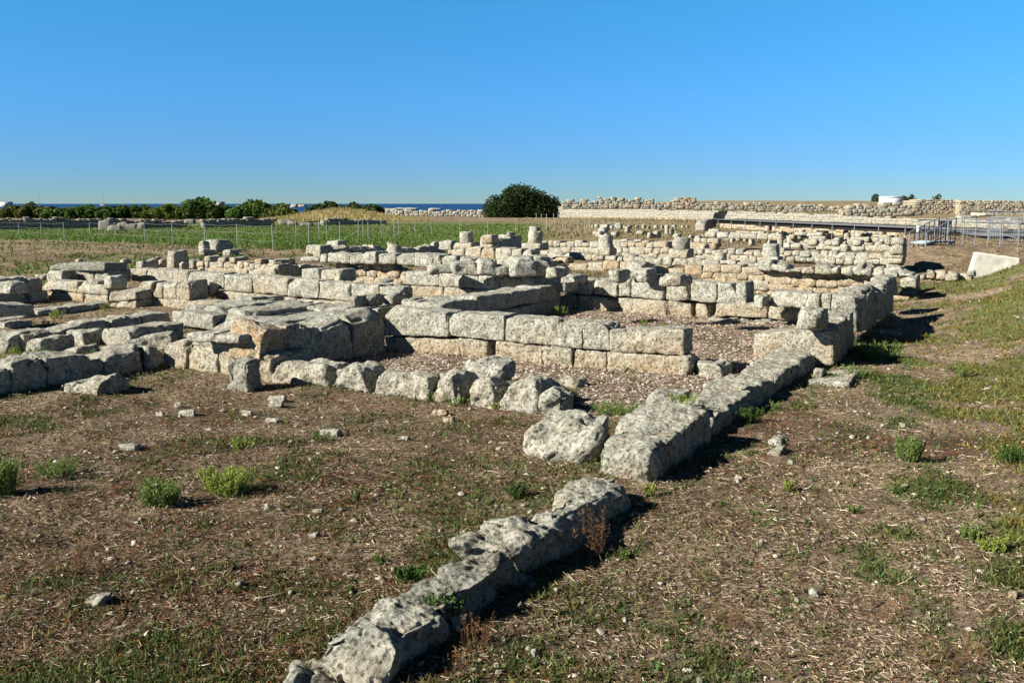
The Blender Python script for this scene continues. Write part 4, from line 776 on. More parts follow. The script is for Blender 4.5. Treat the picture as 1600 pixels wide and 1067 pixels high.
for i, (x, y, w_, h_, lb) in enumerate([(162, 360, 20, 16, 'largest rounded boulder of the rock pile in the gap of the field wall'), (178, 362, 22, 9, 'low slab beside the largest boulder of the field wall gap'), (190, 358, 18, 10, 'round stone right of the slab in the field wall gap'),
        (205, 359, 18, 9, 'light lump in the middle right of the field wall gap'), (218, 359, 14, 12, 'last upright stone of the rock pile in the field wall gap'), (150, 356, 12, 7, 'first small stone of the rock pile in the field wall gap'),
        (295, 350, 16, 7, 'stones tumbled left of the short dark dry stone wall'), (445, 351, 22, 8, 'rock right of the short dark dry stone wall, under a bush'), (456, 352, 14, 6, 'small rock nearest the right end of that bush'), (478, 353, 20, 5, 'low rock before the left end of the yellow mound')]):
    rock('field_stone', lb, 'stone', x, y, w_, h_, 1., z=0., g=.1, cuts=8, rnd=.15, amp=.07, d=0, dk=.65)
# ---- right: retaining wall, fortification
def edge_plane(off):
    p = Plane(900, 340); p.o = np.array([E1[0] + En[0] * off, E1[1] + En[1] * off, 0]); p.d = Ed.copy(); n = En.copy()
    p.n = n if np.dot(n, p.o[:2]) > 0 else -n; return p
rubble('terrace_wall', 'very long pale rubble retaining wall with a level top across the right distance', 'retaining wall', edge_plane(-.1),
       [(790, 321), (882, 323.5), (1225, 332.5), (1420, 340), (1600, 346.5), (1680, 350)], [(790, 334), (882, 338), (1225, 345), (1600, 360), (1680, 364)], .30, (.35, .9), .9, .0, dk=.30, rag=.02, amp=.012)
def far_wall(label, xs, ytop, ybot, z, g=.5, hs=.42, ws=(.6, 1.4), rag=.05, th=1.2, name='fortification_wall', d=0):
    hs *= .7; ws = (ws[0] * .5, ws[1] * .75)
    pl = Plane(xs[0], ybot[0], z, d)
    return rubble(name, label, 'fortification wall', pl, list(zip(xs, ytop)), list(zip(xs, ybot)), hs, ws, th, g, rag=rag, down=.4, amp=.02, rnd=.06, dk=.22)
far_wall('broken crest of pale fortification stones on the skyline right of the big dark tree', [878, 905, 925, 960, 985, 1010, 1056], [308, 313, 310, 308.5, 309, 313, 313], [322, 322, 322, 322, 322, 322, 322], 2.10, .35, rag=.55)
far_wall('taller ashlar remnant of the fortification on the skyline, in the centre right', [1056, 1088], [309.5, 309], [322, 322], 2.10, .6, .45)
far_wall('low skyline line of tumbled stones from the taller remnant to the thin pole', [1088, 1120, 1240, 1330], [314, 315, 319, 322], [322, 322, 324, 326], 2.10, .35, rag=.35)
far_wall('ragged stony ridge running up toward the white hut', [1316, 1335, 1370, 1410, 1432], [321, 320, 319, 317, 316], [329, 329, 330, 331, 332], 1.75, .3, rag=.3)
far_wall('square cornered fortification bastion of level courses on the right skyline', [1428, 1446, 1470, 1502], [313, 311, 312, 313], [332, 333, 333, 333], 1.42, .6, .3, (.5, 1.1), .08, 3.0)
far_wall('stepped back fortification wall leaving the frame at the upper right', [1500, 1540, 1600, 1690], [312.5, 313.5, 315, 318], [331, 333, 336, 340], 1.52, .6, .3, (.5, 1.1), .05)
for x, y, w_, h_, lb in [(1510, 341, 22, 4, 'flat pale rock in the grass under the square bastion'), (1545, 337, 20, 4, 'flat rock right of the bastion corner'), (1585, 345, 16, 4, 'pale rock above the retaining wall at the right edge'), (1392, 330, 10, 6, 'brown boulder on the ridge slope below the white hut')]:
    p = GT(x, y); rock('hill_rock', lb, 'stone', x, y, w_, h_, 1., z=p[2], g=.3, cuts=6, d=0)
# ---- white hut
p = np.array([67.6, 170., 2.0]); k = p[1] / F; wv2 = 27 * k; V, Fc = [], []
MWH = plain('white_plaster', (.80, .80, .78), .8, .05, 2.)
e = empty('white_hut', p, 'plain white flat roofed hut on the right skyline between small trees', 'hut')
box(V, Fc, (p[0], p[1], p[2] - .5), (p[0] + wv2, p[1] + 3, p[2] + 13 * k)); mesh('wall', V, Fc, MWH, e, None, False, p)
V, Fc = [], []; box(V, Fc, (p[0] - .08, p[1] - .08, p[2] + 13 * k + .003), (p[0] + wv2 + .08, p[1] + 3.08, p[2] + 13 * k + .16)); mesh('roof', V, Fc, MWH, e, None, False, p)
# far left buildings
for px, py, w_, h_, c_, lb in [(-2, 322, 18, 6, (.6, .58, .5), 'small pale house at the far left behind the bushes'), (334, 323, 14, 7, (.5, .44, .33), 'ruined beige house peeking between the dark bushes')]:
    p = G(px, py, -.2); k = p[1] / F; e = empty('house', p, lb, 'house'); V, Fc = [], []; m_ = plain('house_render', c_)
    box(V, Fc, (p[0], p[1], p[2] - 1), (p[0] + w_ * k, p[1] + 6, p[2] + h_ * k)); mesh('wall', V, Fc, m_, e, None, False, p)
    V, Fc = [], []; box(V, Fc, (p[0] - .2, p[1] - .2, p[2] + h_ * k + .003), (p[0] + w_ * k + .2, p[1] + 6.2, p[2] + h_ * k + .25)); mesh('roof', V, Fc, MWH, e, None, False, p)
    V, Fc = [], []; box(V, Fc, (p[0] + w_ * k * .6, p[1] - .05, p[2] + h_ * k * .3), (p[0] + w_ * k * .72, p[1] + .1, p[2] + h_ * k * .75)); mesh('window', V, Fc, MRUST, e, None, False, p)
for px, py, w_, h_ in [(440, 324, 20, 4), (458, 325, 12, 6), (470, 324, 14, 4), (605, 329, 30, 3), (635, 328, 34, 3), (52, 325, 20, 4), (30, 326, 14, 3), (680, 328, 20, 2.5), (160, 322, 8, 2.5)]:
    rock('shore_rock', 'bright white rock on the distant shore beyond the bushes', 'rock', px, py, w_, h_, 6., z=-1.1, g=0, cuts=5, rnd=1., amp=.3, d=0, group='white rocks on the shore')
# poles
def pole(px, ytop, ybot, z, label, r, name='utility_pole', extra=None):
    p = G(px, ybot, z); k = p[1] / F; h = (ybot - ytop) * k; e = empty(name, p, label, 'pole'); V, Fc = [], []
    beam(V, Fc, p - [0, 0, 1.5], p + [0, 0, h], r); mesh('shaft', V, Fc, MRAIL, e, None, True, p)
    V, Fc = [], []
    if extra == 'lamp':
        box(V, Fc, p + [-.35, -.35, h * .72], p + [.35, .35, h * .88]); mesh('lamp_head', V, Fc, MWH, e, None, False, p)
    elif extra == 'arm':
        beam(V, Fc, p + [-.5, 0, h * .95], p + [.5, 0, h * .95], r * .7); mesh('cross_arm', V, Fc, MRAIL, e, None, True, p)
    return e
pole(62.5, 303, 322, -.5, 'leftmost thin pole against the sea horizon', .1, extra='arm'); pole(162, 304, 322, -.5, 'second thin pole from the left against the sea horizon', .1, extra='arm')
pole(277, 304, 320, -.5, 'thin pole rising from the dark bushes in the left middle', .1, extra='arm'); pole(411, 300, 320, -.6, 'taller signal mast with a pale head between the dark bushes', .16, 'signal_mast', 'lamp')
pole(1109, 318, 339, .3, 'thin pole standing in front of the long retaining wall', .05)
# ---- boardwalk
a = G(1116, 342, 1.15); b = G(1548, 359.5, 1.15); dv = b - a; L_ = np.linalg.norm(dv); dn = dv / L_; wn = np.array([-dn[1], dn[0], 0]); wn = wn if wn[1] > 0 else -wn
e = empty('boardwalk', a, 'long raised walkway with a dark underside crossing behind the ruins', 'walkway')
V, Fc = [], []
def obox(V, Fc, p0, p1, w0, w1, z0, z1):
    n = len(V)
    for q_ in (p0, p1):
        for ww in (w0, w1):
            for zz in (z0, z1): c_ = q_ + wn * ww; V.append((c_[0], c_[1], zz))
    Fc += [(n, n+1, n+3, n+2), (n+4, n+6, n+7, n+5), (n, n+4, n+5, n+1), (n+2, n+3, n+7, n+6), (n, n+2, n+6, n+4), (n+1, n+5, n+7, n+3)]
obox(V, Fc, a, b, 0, 2.4, 1.06, 1.14); mesh('deck', V, Fc, MRAIL, e, None, False, a)
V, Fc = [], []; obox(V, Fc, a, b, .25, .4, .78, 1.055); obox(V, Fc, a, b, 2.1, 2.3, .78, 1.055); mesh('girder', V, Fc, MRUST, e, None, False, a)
for i in range(13):
    c_ = a + dn * L_ * (i + .35) / 13; g_ = TZ(c_[0], c_[1]); V, Fc = [], []
    beam(V, Fc, (c_[0], c_[1], g_ - .1), (c_[0], c_[1], 1.058), .028); mesh('leg', V, Fc, MMET, e, None, True, a)
# earth-and-rubble fill seen beneath it
rubble('rubble_wall', 'tawny rubble bank seen in the shade beneath the walkway', 'rubble wall', Plane(1300, 366, .1, math.degrees(math.atan2(dn[1], dn[0]))), [(1125, 347), (1300, 356), (1420, 361), (1500, 366)], [(1125, 356), (1300, 368), (1420, 374), (1500, 380)], .3, (.3, .7), .8, .7, rag=.3)
# ---- railings, stairs, platform at right
def railing(label, ps, h, infill=None, group=None, name='metal_railing', z=None, mid=(.5,), bars=0):
    P = [np.array(GT(*q_)) if z is None else G(q_[0], q_[1], z) for q_ in ps]; e = empty(name, P[0], label, 'railing', group)
    for p in P:
        V, Fc = [], []; beam(V, Fc, p - [0, 0, .1], p + [0, 0, h], .02); mesh('post', V, Fc, MMET, e, None, True, P[0])
    V, Fc = [], []
    for a_, b_ in zip(P[:-1], P[1:]): beam(V, Fc, a_ + [0, 0, h], b_ + [0, 0, h], .026)
    mesh('handrail', V, Fc, MMET, e, None, True, P[0])
    V, Fc = [], []
    for a_, b_ in zip(P[:-1], P[1:]):
        for k in mid: beam(V, Fc, a_ + [0, 0, h * k], b_ + [0, 0, h * k], .014)
        for i in range(1, bars):
            c_ = a_ + (b_ - a_) * i / bars; beam(V, Fc, c_ + [0, 0, .08], c_ + [0, 0, h], .008)
    mesh('bars', V, Fc, MMET, e, None, True, P[0]); return e
railing('metal railing along the grassy edge above the brown bank, left of the platform', [(1480, 381), (1504, 382), (1523, 383.5), (1543, 384), (1562, 386), (1590, 391), (1625, 396)], 1.02)
railing('second light railing behind, on the platform side at the right edge', [(1545, 376), (1566, 378), (1592, 381), (1630, 384)], 1.05, bars=8)
# platform
a = G(1543, 368, .95); V, Fc = [], []; e = empty('viewing_platform', a, 'grey steel viewing platform with barred railings at the right edge', 'platform')
box(V, Fc, (a[0], a[1], .90), (a[0] + 9, a[1] + 2.6, 1.0)); mesh('deck', V, Fc, MRAIL, e, None, False, a)
for yy, lab in ((a[1] + .05, 0), (a[1] + 2.55, 1)):
    V, Fc = [], []
    for hh in (.12, .5, 1.05): beam(V, Fc, (a[0], yy, 1.0 + hh), (a[0] + 9, yy, 1.0 + hh), .022)
    for i in range(61): beam(V, Fc, (a[0] + i * .15, yy, 1.0), (a[0] + i * .15, yy, 2.05), .022 if i % 10 == 0 else .005)
    mesh('railing', V, Fc, MMET, e, None, True, a)
for i in range(4):
    V, Fc = [], []; x_ = a[0] + .2 + i * 2.8; beam(V, Fc, (x_, a[1] + .2, TZ(x_, a[1]) - .2), (x_, a[1] + .2, .897), .06); mesh('leg', V, Fc, MRUST, e, None, True, a)
# stairs
top = G(1478, 382, .80); bot = G(1432, 405, .25); e = empty('metal_stairs', bot, 'narrow blue grey metal stairs climbing the brown bank', 'stairs')
dd = top - bot; nS = 9; wd = np.cross([0, 0, 1], dd); wd = wd / np.linalg.norm(wd) * .42
MST2 = plain('blue_grey_steel', (.30, .37, .40), .5, .15)
for i in range(nS):
    c_ = bot + dd * (i + .5) / nS; c_[2] = TZ(c_[0], c_[1]) + .14; V, Fc = [], []
    hd = dd.copy(); hd[2] = 0; hd = hd / np.linalg.norm(hd) * np.linalg.norm(dd[:2]) / nS * .42
    n_ = 0
    for zz in (-.03, .03):
        for s_, t_ in ((-1, -1), (1, -1), (1, 1), (-1, 1)): q_ = c_ + wd * s_ + hd * t_; V.append((q_[0], q_[1], c_[2] + zz))
    Fc = [(0, 3, 2, 1), (4, 5, 6, 7), (0, 1, 5, 4), (1, 2, 6, 5), (2, 3, 7, 6), (3, 0, 4, 7)]; mesh('step', V, Fc, MST2, e, None, False, bot)
for s_ in (-1, 1):
    V, Fc = [], []; beam(V, Fc, bot + wd * s_ + [0, 0, .1], top + wd * s_ + [0, 0, .12], .05); mesh('stringer', V, Fc, MST2, e, None, True, bot)
    V, Fc = [], []; 
    for i in range(7):
        c_ = bot + dd * i / 6 + wd * s_; beam(V, Fc, c_, c_ + [0, 0, 1.05], .022)
    beam(V, Fc, bot + wd * s_ + [0, 0, 1.05], top + wd * s_ + [0, 0, 1.05], .022); beam(V, Fc, bot + wd * s_ + [0, 0, .55], top + wd * s_ + [0, 0, .55], .015); mesh('handrail', V, Fc, MMET, e, None, True, bot)
railing('barred railing around the head of the metal stairs', [(1432, 378), (1445, 377), (1460, 377), (1479, 380)], 1.02, z=.62, bars=5)
p = G(1435, 378, .6); V, Fc = [], []; e = empty('small_sign', p, 'small blank white notice plate on the railing at the stairs', 'sign')
q_ = G(1432, 362, 1.15); box(V, Fc, (q_[0], q_[1], 1.12), (q_[0] + .24, q_[1] + .02, 1.40)); mesh('plate', V, Fc, MWH, e, None, False, p)
V, Fc = [], []; beam(V, Fc, (q_[0] + .12, q_[1] + .045, TZ(q_[0], q_[1]) - .1), (q_[0] + .12, q_[1] + .045, 1.38), .02); mesh('post', V, Fc, MMET, e, None, True, p)
# concrete slab
MCON = plain('pale_concrete', (.62, .60, .50), .9, .14, 5.)
pl = Plane(1555, 432, .05, -8)
c4 = [pl.sz(1512, 436), pl.sz(1596, 436), pl.sz(1594, 403), pl.sz(1525, 394)]
o = block(pl, c4, .25, None, 'concrete_slab', 0, .02, 0, .006, mat=MCON); tag(o, 'bright cream concrete slab wall leaning against the brown bank', 'concrete wall')
# ================================================================ VEGETATION
def leafcloud(C_, S_, col_, rng, flat=.0, asp=1.8):
    """C_ centres, S_ sizes; leaf shaped quads"""
    n = len(C_); a = rng.normal(size=(n, 3)); a[:, 2] *= (1 - flat); a /= np.linalg.norm(a, axis=1, keepdims=True)
    b = np.cross(a, rng.normal(size=(n, 3))); b /= np.linalg.norm(b, axis=1, keepdims=True)
    a = a * (S_ * asp / 2)[:, None]; b = b * (S_ / 2)[:, None]
    V = np.stack([C_ - a, C_ + b, C_ + a, C_ - b], 1).reshape(-1, 3)
    return V, np.arange(4 * n).reshape(-1, 4), np.repeat(col_, 4, 0)
def bush(px, py, w, h, z, label, name='bush', cat='bush', seed=0, n=5000, leaf=.3, c=(.045, .075, .018), group=None, lobes=14, trunk=True, spiky=0.):
    rng = np.random.RandomState(seed + 11); p = G(px, py, z); k = p[1] / F; W, H = w * k, h * k
    e = empty(name, p, label, cat, group); Dp = W * .8
    LB = []
    for i in range(lobes):
        t = rng.uniform(-1, 1); q_ = rng.uniform(-1, 1); env = max(.25, 1 - .75 * abs(t) ** 2.2) ; r_ = rng.uniform(.16, .30) * min(W, 1.6 * H)
        zz = rng.uniform(.25, 1) * (H * env - r_ * .8); LB.append((p[0] + t * (W / 2 - r_ * .8), p[1] + Dp / 2 + q_ * (Dp / 2 - r_), p[2] + max(zz, r_ * .5), r_))
    for t in np.linspace(-.9, .9, max(5, int(W / H * 4))):   # skirt down to the ground
        r_ = .26 * H; LB.append((p[0] + t * (W / 2 - r_), p[1] + Dp * .35 + rng.uniform(-.2, .2) * Dp, p[2] + r_ * .8, r_ * 1.15))
    LB = np.array(LB); vol = LB[:, 3] ** 2; pick = rng.choice(len(LB), n, p=vol / vol.sum()); d = rng.normal(size=(n, 3)); d /= np.linalg.norm(d, axis=1, keepdims=True)
    rad = LB[pick, 3] * (1 - .35 * rng.rand(n) ** 1.6) * (1 + .14 * vn(d * 3 + pick[:, None] * 3.1))
    C_ = LB[pick, :3] + d * rad[:, None]; C_[:, 2] = np.maximum(C_[:, 2], p[2] + .02)
    tone = rng.uniform(.65, 1.35, n) * (1 + .25 * vn(C_ * .8)); cc = np.array(c)[None] * tone[:, None]; cc[:, 0] *= rng.uniform(.85, 1.25, n)
    V, Fc, cl = leafcloud(C_, leaf * rng.uniform(.6, 1.3, n), cc, rng)
    mesh('crown', V, Fc, MLEAF, e, {'col': cl}, False, p)
    if trunk:
        V, Fc = [], []
        for i in range(3): 
            q_ = p + [rng.uniform(-.15, .15) * W, Dp * .4, -.2]; beam(V, Fc, q_, q_ + np.array([rng.uniform(-.1, .1) * W, 0, H * .5 + .2]), .05 * H)
        mesh('trunk', V, Fc, MBARK, e, None, True, p)
    return e
MBARK = plain('bark', (.10, .075, .05), .9, .3, 10.)
bush(819, 339.5, 128, 50, .1, 'big dark evergreen tree with a domed crown, alone in the middle distance', 'evergreen_tree', 'tree', 1, 34000, .26, (.03, .052, .014), lobes=60)
hedge = [(25, 340, 130, 18, 'low mixed bush at the far left behind the dark field wall'), (110, 341, 120, 19, 'long flat bush left of the second thin pole'), (200, 340, 90, 20, 'mid green bush behind the rock pile gap'),
         (250, 341, 70, 23, 'rounded green bush left of the tallest dark one'), (303, 341, 84, 30, 'tallest dark bush of the left row, domed above the sea line'), (390, 341, 90, 27, 'broad dark bush behind the short dry stone wall'),
         (432, 345, 60, 25, 'bright green rounded bush over the field wall end'), (352, 340, 40, 18, 'small bush in the dip between the two domed ones')]
for i, (x, y, w_, h_, lb) in enumerate(hedge):
    bush(x, y, w_, h_, .0, lb, seed=20 + i, n=int(150 * w_), leaf=.30, c=(.09 + .03 * (i % 3 == 0), .15 + .02 * (i % 2), .035), lobes=int(w_ / 2.2))
for i, (x, y, w_, h_, lb) in enumerate([(508, 335, 66, 20, 'dark spreading bush left on the yellow mound'), (548, 336, 50, 21, 'dark bush in the middle of the yellow mound'), (578, 337, 44, 20, 'dark bush sloping down to the shore, right of the yellow mound'),
        (45, 326, 26, 13, 'small dark tree beside the leftmost thin pole'), (14, 329, 30, 9, 'scrub below the small pale house'), (175, 325, 24, 4, 'tiny bush on the sea line by the second thin pole'), (72, 327, 30, 6, 'flat scrub right of the leftmost thin pole')]):
    bush(x, y, w_, h_, .0 if y > 330 else -.4, lb, seed=50 + i, n=int(120 * w_), leaf=.33, c=(.06, .10, .025), lobes=max(6, int(w_ / 3)))
for i, (x, w_, h_, lb) in enumerate([(1372, 19, 20, 'small dark tree left of the white hut'), (1416, 20, 17, 'small tree touching the right side of the white hut'), (1429, 18, 19, 'rounded grey green bush behind the fortification ridge'), (1467, 24, 19, 'low wide tree top behind the square bastion'), (1120, 8, 6, 'tiny green shrub on the skyline by the thin pole')]):
    bush(x, 322 if x > 1200 else 321, w_, h_ - 1, 1.9 if x > 1200 else 2.1, lb, 'small_tree', 'tree', 70 + i, 2200, .2, (.07, .085, .035), lobes=10)
# yellow grass mound
V = []; rng = np.random.RandomState(3)
p0 = G(530, 346, 0); 
mx, my = np.meshgrid(np.linspace(-12, 13, 90), np.linspace(-3, 12, 50), indexing='ij')
mz = 1.55 * np.exp(-((mx + .5) / 7.2) ** 2 - ((my - 4) / 4.5) ** 2) + .15 * fb2(mx, my, 3) - .12
V = np.stack([mx + p0[0], my + p0[1], mz + 0 * mx], -1).reshape(-1, 3); ii = np.arange(mx.size).reshape(mx.shape)
Fm = np.stack([ii[:-1, :-1], ii[1:, :-1], ii[1:, 1:], ii[:-1, 1:]], -1).reshape(-1, 4)
tag(mesh('grass_mound', V, Fm, plain('dry_yellow_grass', (.34, .28, .11), .95, .3, 1.5), None, None, True, p0), 'low mound of dry yellow grass before the dark bushes', kind='structure')
n = 9000; qx = rng.uniform(-11, 12, n); qy = rng.uniform(-3, 9, n); qz = 1.55 * np.exp(-((qx + .5) / 7.2) ** 2 - ((qy - 4) / 4.5) ** 2) - .08
# ---- blades / straws (numpy ribbons)
def ribbons(B, D, Ln, Wd, col_, bend, rng, up=None):
    """B base points, D unit directions, two-segment tapering blades"""
    n = len(B); s_ = np.cross(D, rng.normal(size=(n, 3))); s_ /= np.linalg.norm(s_, axis=1, keepdims=True); s_ *= (Wd / 2)[:, None]
    M_ = B + D * (Ln * .55)[:, None]; E_ = B + D * Ln[:, None] + bend
    V = np.stack([B - s_, B + s_, M_ + s_ * .8, M_ - s_ * .8, E_ + s_ * .15, E_ - s_ * .15], 1).reshape(-1, 3)
    b = np.arange(n) * 6; Fc = np.concatenate([np.stack([b, b+1, b+2, b+3], 1), np.stack([b+3, b+2, b+4, b+5], 1)])
    return V, Fc, np.repeat(col_, 6, 0)
def upd(n, rng, tilt): 
    d = np.stack([rng.normal(size=n) * tilt, rng.normal(size=n) * tilt, np.ones(n)], 1); return d / np.linalg.norm(d, axis=1, keepdims=True)
B = np.stack([qx + p0[0], qy + p0[1], qz], 1); ln = rng.uniform(.25, .6, n); cc = np.array([.42, .35, .15])[None] * rng.uniform(.6, 1.25, n)[:, None]
V, Fc, cl = ribbons(B, upd(n, rng, .3), ln, np.full(n, .05), cc, np.zeros((n, 3)), rng); tag(mesh('dry_grass', V, Fc, MSTRAW, None, {'col': cl}, False, p0), 'dry yellow grass standing on the mound', 'grass', kind='stuff')
# field grass, short green
def scatter_y(n, y0, y1, pw, rng, wd=.62):
    t = rng.rand(n); a = 1 - pw; y = (y0 ** a + t * (y1 ** a - y0 ** a)) ** (1 / a); x = rng.uniform(-wd, wd, n) * (y + 1.2); return x, y
rng = np.random.RandomState(8); n = 90000; x, y = scatter_y(n, 28, 110, 1.3, rng); x = -np.abs(x) * 1.0 + rng.uniform(0, 4, n)
g_ = zones(x, y)[0]; kp = rng.rand(n) < g_ * 1.1; x, y = x[kp], y[kp]; n = len(x); zt = terrain(x, y)
cc = np.array([.105, .20, .04])[None] * rng.uniform(.6, 1.3, n)[:, None]; cc[:, 0] *= rng.uniform(.7, 1.7, n)
V, Fc, cl = ribbons(np.stack([x, y, zt - .01], 1), upd(n, rng, .5), rng.uniform(.06, .2, n), .02 + y * .0006, cc, np.zeros((n, 3)), rng)
tag(mesh('field_grass', V, Fc, MLEAF, None, {'col': cl}, False, (0, 40, 0)), 'short green grass of the field beyond the ruins', 'grass', kind='stuff')
# dry straw litter over the soil
rng = np.random.RandomState(21); n = 500000; x, y = scatter_y(n, 2.6, 48, 1.75, rng)
gz, pz, dz_, rz, _dg = zones(x, y); kp = rng.rand(n) < np.clip(.75 - .5 * gz + .6 * pz - .5 * dz_ + .35 * fb2(x * 2.3, y * 2.3, 2), .07, 1)
x, y, pz, rz = x[kp], y[kp], pz[kp], rz[kp]; n = len(x); zt = terrain(x, y)
pal = np.array([(.40, .31, .20), (.62, .53, .38), (.25, .17, .10), (.13, .08, .045), (.22, .10, .05), (.34, .29, .21), (.07, .045, .03)])
ci = rng.choice(7, n, p=[.20, .12, .22, .18, .08, .10, .10]); cc = pal[ci] * rng.uniform(.7, 1.2, n)[:, None]
cc = np.where((rng.rand(n) < pz * .8)[:, None], np.array([.58, .48, .40]) * rng.uniform(.6, 1.15, n)[:, None], cc)
cc = np.where((rng.rand(n) < rz * .35)[:, None], np.array([.24, .085, .035]) * rng.uniform(.6, 1.3, n)[:, None], cc)
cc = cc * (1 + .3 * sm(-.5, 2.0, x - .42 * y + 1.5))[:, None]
ang = rng.uniform(0, 2 * math.pi, n); D_ = np.stack([np.cos(ang), np.sin(ang), rng.normal(size=n) * .22 + .07], 1); D_ /= np.linalg.norm(D_, axis=1, keepdims=True)
sz = np.exp(rng.normal(size=n) * .55); ln = np.clip(.026 * sz * (1 + y * .035), .010, .20); wd = (.0022 + .0014 * rng.rand(n)) * (1 + y * .13); fl = rng.rand(n) < pz * .7; ln = np.where(fl, .035 * (1 + .02 * y), ln); wd = np.where(fl, wd * 2.6, wd)
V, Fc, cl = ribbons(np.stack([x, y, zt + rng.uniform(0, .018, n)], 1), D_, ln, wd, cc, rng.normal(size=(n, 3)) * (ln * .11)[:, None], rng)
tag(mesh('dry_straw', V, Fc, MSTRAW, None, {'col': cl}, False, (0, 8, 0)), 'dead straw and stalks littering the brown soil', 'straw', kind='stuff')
# low green herbs in patches
rng = np.random.RandomState(22); n = 95000; x, y = scatter_y(n, 2.6, 48, 1.25, rng)
gz = zones(x, y)[0]; kp = rng.rand(n) < np.clip(gz * .9 - .02, .06, 1); x, y = x[kp], y[kp]; n0 = len(x); m_ = 9
sp = np.repeat(rng.uniform(.015, .06, n0) * (1 + y * .03), m_); X_ = np.repeat(x, m_) + rng.normal(size=n0 * m_) * sp; Y_ = np.repeat(y, m_) + rng.normal(size=n0 * m_) * sp; n = len(X_)
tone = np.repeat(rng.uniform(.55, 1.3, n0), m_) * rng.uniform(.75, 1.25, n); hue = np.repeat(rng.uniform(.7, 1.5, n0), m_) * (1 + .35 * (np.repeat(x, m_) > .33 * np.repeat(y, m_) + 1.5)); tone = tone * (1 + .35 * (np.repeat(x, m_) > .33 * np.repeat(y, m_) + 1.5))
cc = np.stack([.105 * hue, .145 + 0 * hue, .04 + 0 * hue], 1) * tone[:, None]
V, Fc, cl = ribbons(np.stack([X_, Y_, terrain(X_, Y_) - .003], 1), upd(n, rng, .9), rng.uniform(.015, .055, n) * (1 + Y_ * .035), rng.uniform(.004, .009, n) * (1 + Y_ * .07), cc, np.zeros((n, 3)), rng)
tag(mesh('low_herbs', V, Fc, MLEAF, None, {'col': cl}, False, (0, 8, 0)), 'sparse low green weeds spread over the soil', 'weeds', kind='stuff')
# dry scrub on the far ground
rng = np.random.RandomState(33); n = 30000; x, y = scatter_y(n, 50, 150, 1.2, rng, .6); kp = (x > -2 + .02 * y) & (rng.rand(n) < .45 + .8 * fb2(x * .12, y * .12, 3, 5.)); x, y = x[kp], y[kp]; n = len(x)
cc = np.where((rng.rand(n) < .4)[:, None], np.array([.16, .17, .06]), np.array([.33, .27, .14])) * rng.uniform(.45, 1.2, n)[:, None]
V, Fc, cl = ribbons(np.stack([x, y, terrain(x, y) - .01], 1), upd(n, rng, .7), rng.uniform(.1, .32, n), .04 + y * .0007, cc, np.zeros((n, 3)), rng)
tag(mesh('dry_scrub', V, Fc, MLEAF, None, {'col': cl}, False, (0, 60, 0)), 'dry yellow and olive scrub on the far slopes', 'scrub', kind='stuff')
# taller mixed grass and dead stems in the near left corner and in clumps elsewhere
rng = np.random.RandomState(31); n = 70000; x, y = scatter_y(n, 2.4, 14, 1.9, rng)
dens = np.clip(.9 * sm(.2, -.8, x + .15 * (y - 3)) * (1 - sm(4.2, 6.2, y)) + .35 * sm(.25, .8, fb2(x * 1.4 + 7, y * 1.4, 3, 3.)), 0, 1) * sm(-.7, .5, fb2(x * 3.1, y * 3.1, 2, 6.))
kp = rng.rand(n) < dens * .62; x, y = x[kp], y[kp]; n = len(x); kind_ = rng.rand(n)
gg_ = fb2(x * 1.7, y * 1.7 + 5, 2, 11.) * .45 + .38
cc = np.where((kind_ < gg_)[:, None], np.array([.10, .155, .035]), np.where((kind_ < .88)[:, None], np.array([.36, .28, .16]), np.array([.20, .08, .035]))) * rng.uniform(.5, 1.3, n)[:, None]
ln = rng.uniform(.02, .085, n) * (1 + .03 * y)
V, Fc, cl = ribbons(np.stack([x, y, terrain(x, y) - .003], 1), upd(n, rng, .95), ln, rng.uniform(.0018, .0042, n) * (1 + y * .1), cc, rng.normal(size=(n, 3)) * (ln * .2)[:, None], rng)
tag(mesh('mixed_grass', V, Fc, MLEAF, None, {'col': cl}, False, (0, 4, 0)), 'mixed green and dead grass blades standing in the foreground', 'grass', kind='stuff')
# gravel chips
rng = np.random.RandomState(23); n = 5000; x, y = scatter_y(n, 2.7, 30, 1.5, rng); zt = terrain(x, y); VV, FF, CC = [], [], []
P8, F8 = cube_grid(2, 2, 2); P8 = P8 - .5; P8 = P8 / np.maximum(np.linalg.norm(P8, axis=1, keepdims=True), 1e-6) * .5
r_ = np.clip(np.exp(rng.normal(size=n) * .55) * .0045 * (1 + y * .10), .002, .028); sc3 = rng.uniform(.6, 1.4, (n, 1, 3)) * [1.2, 1.2, .7]
jit = 1 + .30 * rng.normal(size=(n, len(P8), 1)); V = P8[None] * jit * sc3 * r_[:, None, None] * 2 + np.stack([x, y, zt + r_ * .3], 1)[:, None, :]
Fc = (F8[None] + (np.arange(n) * len(P8))[:, None, None]).reshape(-1, 4); cc = np.array([.52, .46, .36])[None] * rng.uniform(.5, 1.25, n)[:, None]
tag(mesh('gravel', V.reshape(-1, 3), Fc, MSTRAW, None, {'col': np.repeat(cc, len(P8), 0)}, False, (0, 8, 0)), 'small pale limestone chips strewn over the soil', 'gravel', kind='stuff')
